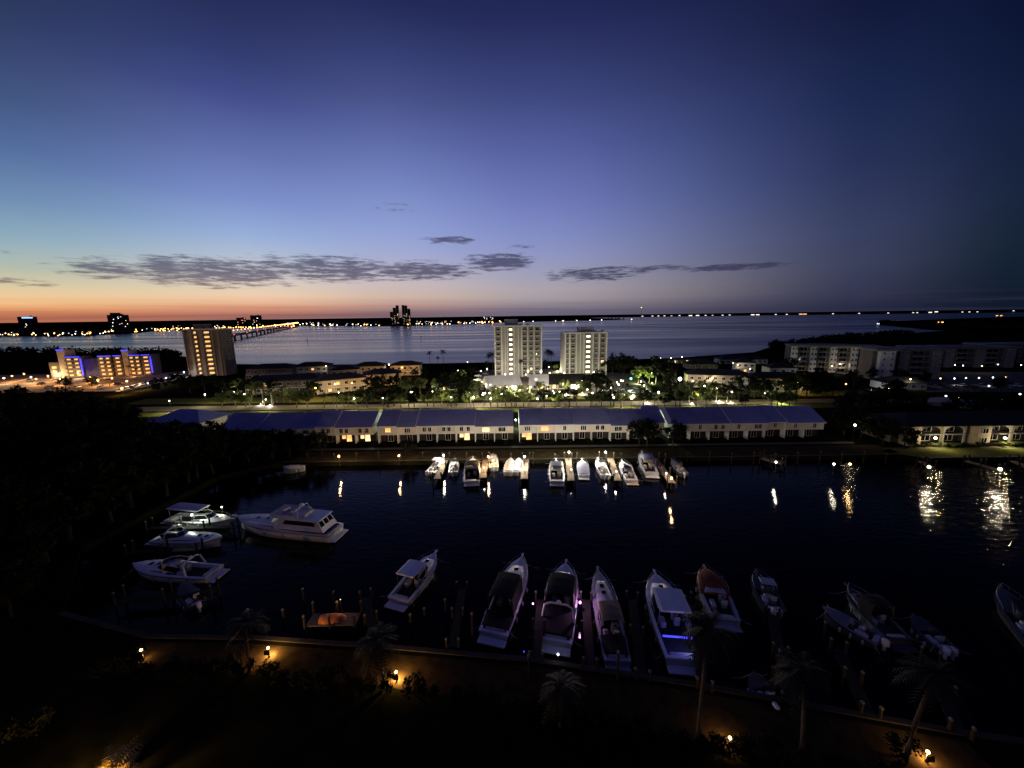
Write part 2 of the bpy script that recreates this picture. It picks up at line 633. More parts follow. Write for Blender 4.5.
sheet('road', [tuple(P(*q).xy) for q in ((-60, 470), (0, 457.5), (30, 448.5), (32, 451.5), (0, 463), (-60, 478))], .008, concrete)
sheet('lawn', [(-60, 99.2), (105, 99.2), (105, 106), (-60, 106)], .006, mat('quay_lawn', (.05, .04, .02), .95, var=.4, scale=.5, spec=0))
sheet('path', [(-60, 107.2), (100, 107.2), (100, 109.0), (-60, 109.0)], .010, mat('quay_path', (.10, .09, .08), .9, var=.4))
sheet('lawn', [(100, 99), (110, 95.7), (235, 95.0), (235, 101.8), (104, 102.2)], .006, lawn)
sheet('path', [(104, 102.3), (235, 101.9), (235, 103.0), (104, 103.4)], .010, sand)
# mottled lawn by the near sea wall; darker grass outside it paints shade
sheet('lawn', [(40, 28.2), (18, 33.2), (2, 36.2), (-15, 38.2), (-31, 39.7), (-45, 40.2), (-46, 36.6), (-31, 35.9), (-15, 34.3), (2, 31.6), (18, 28.0), (40, 22.6)], .006,
      mat('near_lawn', (.045, .032, .015), .95, var=.55, scale=.7, spec=0))
capm = mat('shaded_cap', (.03, .026, .022), .9, var=.4, scale=1.2)  # concrete with shade put into its colour so the cap stays dark


def seawall(name, pts, label):
    mb = MB()
    for a, b in zip(pts, pts[1:]):
        a, b = Vector((*a, 0)), Vector((*b, 0))
        d = b - a
        c_ = (a + b) / 2
        mb.box((c_.x, c_.y, .02), (d.length + .1, .55, .26), math.atan2(d.y, d.x))
    return tag(mb.build(name, capm), label, 'sea wall')


seawall('sea_wall', NEAR[1:10], 'pale concrete cap of the sea wall along the near lawn')
seawall('sea_wall', [(-62, 98.5), (104, 98.4), (108, 95.3)], 'concrete sea wall cap below the long blue roofed terraces')
seawall('sea_wall', [(108.4, 95.3), (300, 94.5)], 'concrete sea wall cap below the floodlit lawn at right')

# ------------------------------------------------------------------ lamps
def bulbmesh(r, m):
    k = ('bulb', round(r, 2), m.name)
    if k not in _M:
        _M[k] = MB().ball((0, 0, 0), r, 8, 5).mesh('bulb', m, True)
    return _M[k]


def polemesh(h, r):
    k = ('pole', round(h, 1), round(r, 2))
    if k not in _M:
        mb = MB().tube([(0, 0, 0), (0, 0, h)], r, 6, r * .6).lathe([(r * 2.2, 0), (r * 2.2, .15), (r, .3)], 6)
        mb.lathe([(r * 3, h + .02), (r * 1.2, h + .14)], 6)
        _M[k] = mb.mesh('pole', black)
    return _M[k]


def lamp(px, py, h, label, group=None, e=e_white, r=.3, energy=0, col=(1, .86, .64), name='street_lamp', base=0., pr=.06, cat='lamp', loc=None):
    p = P(px, py, h + base) if loc is None else Vector(loc)
    o = bpy.data.objects.new(name, polemesh(h - r, pr))
    COL.objects.link(o)
    o.location = (p.x, p.y, base)
    tag(o, label, cat, group)
    inst('bulb', bulbmesh(r, e), o, (0, 0, h))
    if energy:
        light(o, (0, -r * 1.5, h - r * 1.1), energy, col, .12)
    return o


# ------------------------------------------------------------------ vegetation
def leafcloud(mb, c, r, n, size, rnd):
    for _ in range(n):
        u = Vector((rnd.gauss(0, 1), rnd.gauss(0, 1), rnd.gauss(0, 1)))
        if u.length < .01:
            continue
        u.normalize()
        p = c + Vector((u.x * r, u.y * r, u.z * r * .75)) * (rnd.random() ** .45)
        a = Vector((rnd.gauss(0, 1), rnd.gauss(0, 1), rnd.gauss(0, 1))).normalized()
        b = a.cross(u)
        if b.length < .05:
            continue
        b.normalize()
        s = size * rnd.uniform(.6, 1.3)
        mb.add([p - a * s, p + b * s * .5, p + a * s, p - b * s * .5], [(0, 1, 2, 3)])


def tree_meshes(seed, h=10, cr=4, clumps=30, per=42, size=.42, fm=None, flat=.8):
    rnd = random.Random(seed)
    tr, cw = MB(), MB()
    th = h * .38
    lean = rnd.uniform(-.4, .4)
    tr.tube([(0, 0, -.2), (lean * .3, .1, th * .5), (lean, 0, th)], h * .028 + .05, 7, h * .018)
    cc = Vector((lean, 0, h * .66))
    for i in range(clumps):
        u = Vector((rnd.gauss(0, 1), rnd.gauss(0, 1), rnd.gauss(0, .8))).normalized()
        k = rnd.uniform(.55, 1.05)
        p = cc + Vector((u.x * cr * k, u.y * cr * k, u.z * cr * flat * k))
        if p.z < h * .3:
            p.z = h * .3 + rnd.random()
        if i % 3 == 0:
            m_ = (Vector((lean, 0, th)) + p) / 2 + Vector((0, 0, -.3))
            tr.tube([(lean, 0, th - .2), m_, p], h * .012, 5, .03)
        leafcloud(cw, p, rnd.uniform(.7, 1.25) * cr * .33, per, size, rnd)
    return tr.mesh('trunk', shadebark if fm is foliageshade else bark, True), cw.mesh('crown', fm or foliage)


def palm_meshes(seed, h=8, n=20, fl=2.6, tr_m=None, droop=1.0, fr_m=None):
    rnd = random.Random(seed)
    tr, cw = MB(), MB()
    lx, ly = rnd.uniform(-.6, .6), rnd.uniform(-.4, .4)
    path = [(lx * t * t, ly * t * t, h * t) for t in (0, .2, .4, .6, .8, 1)]
    tr.tube(path, .2, 7, .13)
    top = Vector((lx, ly, h))
    for i in range(n):
        a = 2 * PI * i / n * 2.618 + rnd.uniform(-.2, .2)
        e = rnd.uniform(-.5, 1.25)
        d = Vector((math.cos(a), math.sin(a), 0))
        L_ = fl * rnd.uniform(.8, 1.1)
        pts = []
        for k in range(7):
            t = k / 6
            pts.append(top + d * (L_ * t * math.cos(e * (1 - t * .6))) + Vector((0, 0, L_ * (math.sin(e) * t - .55 * droop * t * t))))
        side = d.cross(Vector((0, 0, 1)))
        for k in range(6):
            for sgn in (-1, 1):
                for w_ in (0, .5):
                    p0 = pts[k].lerp(pts[k + 1], w_)
                    p1 = pts[k].lerp(pts[k + 1], w_ + .28)
                    ll = fl * .26 * math.sin(PI * min(1, (k + w_ + 1) / 7.6)) + .08
                    tip = p1 + side * sgn * ll + (pts[k + 1] - pts[k]) * .5 + Vector((0, 0, -ll * .45))
                    cw.add([p0, p1, tip], [(0, 1, 2)])
    return tr.mesh('trunk', tr_m or bark, True), cw.mesh('crown', fr_m or palmleaf)


TREES = {
    'dark': [tree_meshes(s, 10, 4.3, 34, 40, .46, foliageshade) for s in (1, 2, 3, 4)],
    'green': [tree_meshes(s, 9, 3.6, 30, 44, .36, foliage) for s in (5, 6, 7)],
    'pale': [tree_meshes(s, 8, 3.2, 26, 44, .34, foliage2, .7) for s in (8, 9)],
    'palm': [palm_meshes(s, 7.5, 24, 2.7) for s in (10, 11)],
    'tallpalm': [palm_meshes(s, 15, 34, 3.0, shadebark, 1.2, foliageshade) for s in (12, 13)],
    'palepalm': [palm_meshes(s, 8.5, 24, 2.9, palebark) for s in (14, 15)],
}


def tree(kind, p, label, h=None, group=None, name=None, rz=None):
    t, c_ = random.choice(TREES[kind])
    hh = {'dark': 10, 'green': 9, 'pale': 8, 'palm': 9, 'tallpalm': 16.3, 'palepalm': 10}[kind]
    s = 1 if h is None else h / hh
    o = thing(name or ('palm_tree' if 'palm' in kind else 'tree'), label, 'palm' if 'palm' in kind else 'tree', (p[0], p[1], 0), random.uniform(0, 6.28) if rz is None else rz, group)
    o.scale = (s, s, s)
    inst('trunk', t, o)
    inst('crown', c_, o)
    return o


def shrub_mesh(seed, r, h, n, size, m):
    rnd = random.Random(seed)
    mb = MB()
    for i in range(9):
        leafcloud(mb, Vector((rnd.uniform(-r, r) * .6, rnd.uniform(-r, r) * .6, rnd.uniform(.35, .75) * h)), r * .5, n // 9, size, rnd)
    for i in range(5):
        a = rnd.uniform(0, 6.28)
        mb.tube([(0, 0, 0), (math.cos(a) * r * .4, math.sin(a) * r * .4, h * .6)], .03, 4, .01)
    return mb.mesh('shrub', m)


SHRUB = [shrub_mesh(s, 1.2, 1.6, 420, .16, foliage) for s in (21, 22)]
SHRUBD = [shrub_mesh(s, 1.3, 1.8, 420, .17, foliageshade) for s in (23, 24)]


def shrub(p, label, s=1., group=None, dark=False):
    o = bpy.data.objects.new('shrub', random.choice(SHRUBD if dark else SHRUB))
    COL.objects.link(o)
    o.location = (p[0], p[1], 0)
    o.rotation_euler = (0, 0, random.uniform(0, 6))
    o.scale = (s, s, s)
    return tag(o, label, 'shrub', group)


# ------------------------------------------------------------------ buildings
def winmesh(w, h, m, fr=True):
    k = ('win', w, h, m.name)
    if k not in _M:
        _M[k] = MB().box((0, 0, 0), (w, .06, h)).mesh('window', m)
        f = MB()
        t = .09
        f.box((0, -.04, h / 2 + t / 2), (w + 2 * t, .12, t)).box((0, -.04, -h / 2 - t / 2), (w + 2 * t, .14, t))
        f.box((-w / 2 - t / 2, -.04, 0), (t, .12, h)).box((w / 2 + t / 2, -.04, 0), (t, .12, h)).box((0, -.035, 0), (.06, .08, h))
        _M[('winf', w, h)] = f.mesh('frame', trimw)
    return _M[k], _M[('winf', w, h)]


def window(root, x, y, z, w, h, m=darkglass, frame=True, rz=0, name='window'):
    a, f = winmesh(w, h, m)
    o = inst(name, a, root, (x, y, z), rz)
    if frame:
        inst('frame', f, o)
    return o


def hiproof(mb, w, d, z, rise, over=.5, cx=0, cy=0, gable=False):
    a, b = w / 2 + over, d / 2 + over
    k = 0 if gable else min(a, b)
    v = [(cx - a, cy - b, z), (cx + a, cy - b, z), (cx + a, cy + b, z), (cx - a, cy + b, z), (cx - a + k, cy, z + rise), (cx + a - k, cy, z + rise)]
    v += [(q[0], q[1], z - .2) for q in v[:4]]
    mb.add(v, [(0, 1, 5, 4), (2, 3, 4, 5), (1, 2, 5), (3, 0, 4), (6, 9, 8, 7), (0, 6, 7, 1), (1, 7, 8, 2), (2, 8, 9, 3), (3, 9, 6, 0)])


def villa(px, py, w, d, rz, label, storeys=2, wall=wallg, roof=roofgrey, lit=(), rise=2.3, gable=False, group=None, name='house'):
    p = P(px, py, 0)
    o = thing(name, label, 'house', (p.x, p.y, 0), rz, group)
    hz_ = storeys * 3.2 + .2
    MB().box((0, 0, hz_ / 2), (w, d, hz_)).build('wall', wall, o)
    mb = MB()
    hiproof(mb, w, d, hz_ + .21, rise, .7, gable=gable)
    mb.build('roof', roof, o)
    n = max(2, int(w / 3.6))
    for s in range(storeys):
        for i in range(n):
            x = -w / 2 + (i + .5) * w / n
            k = s * n + i
            m_ = e_winw if k in lit else darkglass
            window(o, x, -d / 2 - .035, s * 3.2 + 1.65, 1.5, 1.3, m_)
    if storeys > 1:
        g = MB().box((0, -d / 2 - .75, 2.85), (w - .3, 1.4, .16))
        for i in range(n + 1):
            g.box((-w / 2 + .2 + i * (w - .4) / n, -d / 2 - 1.35, 1.4), (.14, .14, 2.74))
        g.box((0, -d / 2 - 1.4, 3.85), (w - .3, .05, .07))
        for i in range(n * 5):
            g.box((-w / 2 + .3 + i * (w - .6) / (n * 5 - 1), -d / 2 - 1.4, 3.36), (.04, .04, .86))
        g.build('balcony', trimw, o)
    MB().box((w * .2, d / 2 + .03, 1.05), (1, .06, 2.1)).build('door', trimw, o)
    return o


# --- left cluster of two storey apartment houses
VL = [  # px, base py, w, d, rz, storeys, wall, roof, lit, label
    (275, 377, 28, 13, .15, 2, walld, roofdark, (2,), 'dark flat house by the water, leftmost of the villas back row'),
    (314, 375, 22, 12, .12, 2, wallg, roofdark, (9,), 'grey two storey house behind the villas, second from left of the back row'),
    (371, 375, 19, 12, .2, 2, wallc, roofdark, (1, 3), 'cream house with dark hipped roof, third from left of the back row'),
    (407, 374, 19, 12, .1, 2, wallc, roofdark, (0,), 'cream house glowing orange near the tall palms, rightmost of the back row'),
    (290, 391, 36, 12, .2, 2, walld, roofgrey, (3, 12), 'long low house with grey roof at front left of the villas'),
    (341, 390, 24, 13, .55, 2, wallc, roofgrey, (1, 8), 'beige walled house with angled grey roof lit by orange lamps'),
    (346, 379, 16, 11, .35, 2, wallg, roofdark, (2,), 'small grey house in the middle of the left villas'),
    (383, 384, 20, 12, .35, 2, wallc, roofgrey, (), 'beige house beside the orange lit yard between the left villas'),
]
for px, py, w, d, rz, st, wl, rf, lit, lb in VL:
    villa(px, py, w, d, rz, lb, st, wl, rf, lit, group='houses by the bay on the left')
for px, py, h, en, e, lb in [
        (315.5, 388, 3, 260, e_orange, 'orange lamp beside front left house of the villas'), (335, 384, 3.4, 260, e_warm, 'warm lamp at the gable of the beige villa'),
        (365, 374, 3.6, 160, e_warm, 'warm lamp between two villas of the back row'), (377, 370.5, 3.4, 300, e_orange, 'orange lamp in the yard behind the beige house'),
        (389, 364.5, 4.2, 110, e_white, 'white lamp at the end of the cream villa'), (402, 367.5, 4, 520, e_orange, 'brightest orange lamp on the rightmost cream villa'),
        (326, 366, 4.5, 80, e_warm, 'warm lamp on the grey house by the bay'), (352, 383, 3.5, 200, e_orange, 'orange lamp in front of the small grey house'),
        (380, 379, 3, 500, e_orange, 'orange lamp lighting the yard of the beige house'), (262, 378, 3, 40, e_warm, 'dim warm lamp at dark leftmost villa')]:
    lamp(px, py, h + 2.6, lb, 'lamps among the left villas', e, .34, en * 7, (1, .5, .16) if e is e_orange else (1, .75, .42))

# --- right villas
VR = [
    (716, 386, 30, 11, -.25, 2, wallc, roofgrey, (3,), 'long beige two storey house lit warm behind the road on the right'),
    (743, 372, 11, 9, -.3, 2, wallw, roofgrey, (1,), 'small white lit house among the right villas'),
    (740, 363, 34, 11, -.08, 1, wallw, roofgrey, (), 'low white pavilion on the bay shore right of the two towers'),
    (772, 390, 26, 11, -.2, 2, wallg, roofdark, (), 'grey two storey house with orange wall lamp at its right end'),
    (778, 378, 14, 10, -.15, 2, wallg, roofdark, (2,), 'small grey house behind the one with orange wall lamp'),
    (700, 368, 20, 10, -.1, 1, walld, roofdark, (), 'dark single storey house among trees near the shore lamps'),
]
for px, py, w, d, rz, st, wl, rf, lit, lb in VR:
    villa(px, py, w, d, rz, lb, st, wl, rf, lit, group='houses right of the towers')

# --- towers
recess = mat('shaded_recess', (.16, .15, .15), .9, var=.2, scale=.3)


def slabmesh(w, m):
    k = ('slab', round(w, 2), m.name)
    if k not in _M:
        _M[k] = MB().add([(-w / 2, 0, 0), (w / 2, 0, 0), (w / 2, -.95, 0), (-w / 2, -.95, 0), (-w / 2, 0, .18), (w / 2, 0, .18), (w / 2, -.86, .18), (-w / 2, -.86, .18), (-w / 2, -.95, .8), (w / 2, -.95, .8), (w / 2, -.86, .8), (-w / 2, -.86, .8)],
                         [(0, 1, 2, 3), (4, 7, 6, 5), (3, 2, 9, 8), (8, 9, 10, 11), (11, 10, 6, 7), (0, 3, 7, 4), (1, 5, 6, 2), (3, 8, 11, 7), (2, 6, 10, 9)]).mesh('balcony', m)
    return _M[k]


def tower(px, py, width, depth, floors, rz, label, fh=3.05, wall=wallw, cols=(), stairs=(), pil=(), pilm=None, pent=None, side_cols=0, glow=e_stair, slabs=True, winm=darkglass, gal=None, name='apartment_tower'):
    p = P(px, py, 0)
    o = thing(name, label, 'apartment building', (p.x, p.y, 0), rz)
    H_ = floors * fh + .8
    MB().box((0, 0, H_ / 2), (width, depth, H_)).build('wall', wall, o)
    MB().box((0, 0, H_ + .35), (width + .5, depth + .5, .7)).build('parapet', trimw, o)
    if pent:
        x, w, h = pent
        MB().box((x, 1, H_ + .7 + h / 2), (w, depth * .5, h)).box((x, 1, H_ + .78 + h), (w + .6, depth * .5 + .6, .16)).build('penthouse', wall, o)
        rt = MB()
        for k in range(3):
            rt.rbox((x + (k - 1) * w * .55 + width * .2, -depth * .15, H_ + 1.2), (1.8, 1.4, 1.0))
        rt.build('rooftop_unit', steel, o)
    for x, w in pil:
        MB().box((x, -depth / 2 - .35, H_ / 2), (w, .7, H_)).build('pilaster', pilm or trimw, o)
    for x, w in cols:
        for k in range(floors):
            window(o, x, -depth / 2 - .07, k * fh + 1.9, w, 1.7, winm if random.random() > .03 else e_winy)
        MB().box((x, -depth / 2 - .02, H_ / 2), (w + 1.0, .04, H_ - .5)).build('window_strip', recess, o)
        if slabs:
            for k in range(floors):
                inst('balcony', slabmesh(w + .9, wallg), o, (x, -depth / 2, k * fh + .8))
    for x, w in stairs:
        MB().box((x, -depth / 2 - .02, H_ / 2), (w + .8, .04, H_ - .4)).build('stairwell', walld, o)
        for k in range(floors):
            window(o, x, -depth / 2 - .08, k * fh + 2.1, w, 1.25, glow, False, name='landing_light')
        for k in range(floors):
            inst('landing', slabmesh(w + .9, wallg), o, (x, -depth / 2, k * fh + .8))
    for k in range(side_cols):
        for q in range(floors):
            window(o, width / 2 + .04, -depth / 2 + depth * (k + .5) / side_cols, q * fh + 1.9, 1.8, 1.5, winm, True, PI / 2)
            if rz > 0 and False:
                pass
    return o


towerw = mat('tower_panel', (.42, .40, .40), .85, var=.18, scale=.2)
ta = tower(519, 375, 29.5, 16, 10, -.06, 'taller white ten storey apartment tower with lit stair column, left of the pair', wall=towerw,
           cols=[(-12.4, 1.9), (4.0, 1.8), (8.0, 1.5), (11.8, 1.9)], stairs=[(-4.6, 2.0)], pil=[(-14.4, .7), (-10.2, .8), (-7.9, .4), (-6.6, .4), (-2.6, .5), (.2, .4), (2.3, .7), (5.9, .6), (9.8, .6), (14.4, .7)],
           pent=(-4.6, 8, 3.6), side_cols=0)
tb = tower(582.5, 373, 27, 16, 8, .05, 'shorter white apartment tower with zigzag lit landings, right of the pair', wall=towerw,
           fh=3.2, cols=[(-8.4, 1.9), (10.7, 1.9), (-12.0, 1.2), (6.4, 1.2)], stairs=[(1.4, 2.5)], pil=[(-13.2, .6), (-10.4, .8), (-6.2, .6), (-3.6, .4), (-1.4, .5), (4.4, .5), (8.4, .7), (13.2, .6)], pent=(1.4, 9, 3.0))
tcx = tower(214.5, 374.5, 24, 12, 10, .06, 'brown grey ten storey tower with two columns of warm lit galleries on the left', fh=3.05, wall=mat('brown_stucco', (.22, .18, .15), .85, var=.2, scale=.2), pilm=mat('taupe_fin', (.30, .26, .22), .8, var=.15, scale=.2),
            stairs=[(-4.6, 1.5), (2.9, 3.2)], pil=[(-11.8, .5), (-7.6, 1.9), (-1.0, 2.0), (6.4, .7), (10.2, .6)], glow=e_gallery, pent=(-4, 8, 3.0), side_cols=3)
# low blue outlined hotel on the far left
def hotel():
    p = P(110, 375.6, 0)
    o = thing('hotel', 'six storey hotel with blue neon outlines and warm lit galleries at far left', 'hotel', (p.x, p.y, 0), .2)
    o.scale = (.76, .8, .9)
    fh = 3.0
    def wing(x, w, fl):
        H_ = fl * fh + .6
        MB().box((x, 0, H_ / 2), (w, 13, H_)).build('wall', walld, o)
        MB().box((x, -6.75, H_ + .25), (w, .35, .45)).build('neon_strip', e_blue, o)
        n = max(1, int(w / 4.2))
        s_ = MB()
        for k in range(fl):
            s_.box((x, -7.2, k * fh + .7), (w - .4, 1.4, .2)).box((x, -7.85, k * fh + 1.2), (w - .4, .06, .8))
            for i in range(n):
                window(o, x - w / 2 + (i + .5) * w / n, -6.55, k * fh + 1.9, w / n * .5, 1.3, e_gallery, False, name='lit_gallery')
        s_.build('gallery_slab', walld, o)
        return H_
    wing(-21, 11, 5)
    wing(3, 10, 5)
    wing(13, 6, 5)
    wing(26, 9, 5)
    wing(35, 6.5, 5)
    for x, h in ((-29, 21), (19.4, 19.5)):
        MB().rbox((x, -1, h / 2), (5.5, 11, h), .3).build('lift_tower', wallc, o)
        MB().box((x, -6.7, h + .35), (5.4, .35, .7)).build('neon_strip', e_blue, o)
    MB().box((-9, 1, 7), (13.4, 10, 14)).build('wall', mat('violet_lit_wall', (.05, .04, .11), .8), o)
    for x in (-14.9, 38.9):
        MB().box((x, -6.9, 8.2), (.8, .4, 13)).build('neon_strip', e_blue, o)
    MB().box((-36, 0, 6), (7, 12, 12)).build('wall', walld, o)
    for k in range(3):
        window(o, -36, -6.04, 2 + k * 3.2, 3.2, 1.5, e_gallery, False, name='lit_gallery')
    light(o, (-14, -9, 9), 500, (.12, .12, 1), .3)
    light(o, (40.5, -9, 9), 500, (.12, .12, 1), .3)
    light(o, (-29, -13, 2), 900, (1, .75, .45), .3)
    light(o, (6, -14, 2), 1800, (1, .45, .15), .3)
    light(o, (28, -14, 2), 1800, (1, .45, .15), .3)
hotel()

# --- white complex on the right
def complex_block(px, py, w, d, fl, rz, label, bays, wall=wallw, lit=()):
    p = P(px, py, 0)
    o = thing('apartment_block', label, 'apartment building', (p.x, p.y, 0), rz, 'white apartment blocks on the right shore')
    fh = 3.2
    H_ = fl * fh
    MB().box((0, 1.2, H_ / 2), (w, d - 2.4, H_)).build('wall', walld, o)
    rf = MB().box((0, 0, H_ + .5), (w + .8, d + .8, 1.0))
    rf.box((0, 0, H_ + 1.1), (w * .5, d * .4, .8))
    rf.build('roof', mat('pale_gravel_roof', (.2, .2, .2), .9, var=.3, scale=.3), o)
    bw = w / bays
    for i in range(bays):
        x = -w / 2 + (i + .5) * bw
        if i % 2 == 0:
            MB().box((x, 0, H_ / 2), (bw * .62, d, H_ - .04)).build('stair_wing', wall, o)
            for k in range(fl):
                for s_ in (-.17, .17):
                    window(o, x + s_ * bw, -d / 2 - .04, k * fh + 1.8, .9, 1.3, e_winy if (i, k) in lit else darkglass)
        else:
            b = MB()
            for k in range(1, fl + 1):
                b.box((x, -d / 2 + .9, k * fh - .1), (bw * 1.3, 1.6, .2))
            b.build('balcony_stack', wallg, o)
            for k in range(fl):
                window(o, x, -d / 2 + 2.36, k * fh + 1.5, bw * .7, 2.0, e_winy if (i, k) in lit else darkglass, True, name='patio_door')
    return o


complex_block(828, 371, 46, 14, 5, -.42, 'white five storey block on the shore, left end of the right complex', 9, lit=())
complex_block(876, 378, 12, 12, 5, -.12, 'white block with rows of square windows standing forward in the right complex', 1, lit=())
complex_block(908, 377, 22, 14, 5, -.25, 'grey white block behind the square windowed one', 3, wall=mat('shaded_stucco', (.24, .23, .22), .85, var=.2, scale=.3))  # stucco shaded in colour so these blocks fade into the dark
complex_block(952, 366, 60, 15, 4, -.15, 'long dim grey block in the middle of the right complex', 7, wall=mat('shaded_stucco', (.24, .23, .22), .85, var=.2, scale=.3))
complex_block(1024, 362, 70, 15, 4, -.1, 'dark long block running out of view at right edge of the shore', 7, wall=walld)
villa(897, 388, 18, 9, -.2, 'low pale house in front of the right white blocks', 1, wallg, roofgrey, ())

# made-up floodlights added to brighten the pale facades
def fill_flood(px, py, tgt, energy, label, spot=70, col=(.95, .93, 1)):
    p = P(px, py, 0)
    o = MB().rbox((0, 0, .45), (.6, .35, .4), .06).tube([(0, 0, 0), (0, 0, .3)], .06).build('floodlight', black, None, loc=(p.x, p.y, 0))
    tag(o, label, 'floodlight', 'added ground floodlights')
    lens = MB().box((0, .19, .45), (.5, .03, .3)).build('lens', e_cool, o)
    v = Vector(tgt) - Vector((p.x, p.y, .5))
    light(o, (0, .35, .75), energy, col, .3, spot, v)
    return o


_t = P(519, 376)
fill_flood(514, 391, (_t.x, _t.y, 15), 15000, 'added floodlight in front of the taller white tower', 95)
_t = P(583, 373)
fill_flood(575, 390, (_t.x, _t.y, 14), 15000, 'added floodlight in front of the shorter white tower', 95)
_t = P(214, 374)
fill_flood(222, 392, (_t.x, _t.y, 12), 1500, 'added floodlight at foot of the brown grey tower', 95, (1, .8, .6))
_t = P(835, 371)
fill_flood(812, 388, (_t.x, _t.y, 9), 3200, 'added floodlight on the lawn before the left right-hand complex block', 110, (.95, .95, 1))
_t = P(884, 379)
fill_flood(872, 391, (_t.x, _t.y, 8), 2600, 'added floodlight before the square windowed white block', 110, (.95, .95, 1))

# --- clubhouse roofs
def club(px, py, w, d, rz, label, roof, eh=3.2, rise=4.4, wall=wallc):
    p = P(px, py, 0)
    o = thing('pavilion', label, 'pavilion', (p.x, p.y, 0), rz, 'clubhouse pavilions')
    mb = MB()
    hiproof(mb, w, d, eh, rise, .6, gable=True)
    mb.build('roof', roof, o)
    MB().box((0, d * .12, eh / 2 - .15), (w - 2, d * .7, eh - .3)).build('wall', wall, o)
    n = max(3, int(w / 3))
    for i in range(n):
        MB().tube([(-w / 2 + i * w / (n - 1), -d / 2, 0), (-w / 2 + i * w / (n - 1), -d / 2, eh - .2)], .09).build('post', trimw, o)
    for i in range(n - 1):
        window(o, -w / 2 + 1 + (i + .5) * (w - 2) / (n - 1), d * .12 - d * .35 - .04, 1.4, 1.4, 1.8, e_winy if i % 3 == 1 else darkglass)
    return o


club(502, 389.5, 17, 14, .25, 'white gabled pavilion beside the car park, left of the two white roofs', roofwhite)
club(539, 388.5, 9, 14, -.1, 'narrower white gabled pavilion with red lights, right of the two white roofs', roofwhite)
club(563, 388, 22, 12, 0, 'dark roofed clubhouse behind the lit terrace trees', roofdark)
club(445, 390, 12, 6, .1, 'small white carport under the trees left of the car park', roofwhite, 2.6, .8)
club(686, 363, 30, 7, 0, 'low dark shelter along the bay wall under three lamps', roofdark, 2.8, .9, walld)

# --- townhouses with blue metal roofs
TH_lit = {(0, 6): e_winw, (0, 7): e_winy, (1, 4): e_winy, (1, 7): e_winw, (2, 0): e_winw, (3, 3): None}




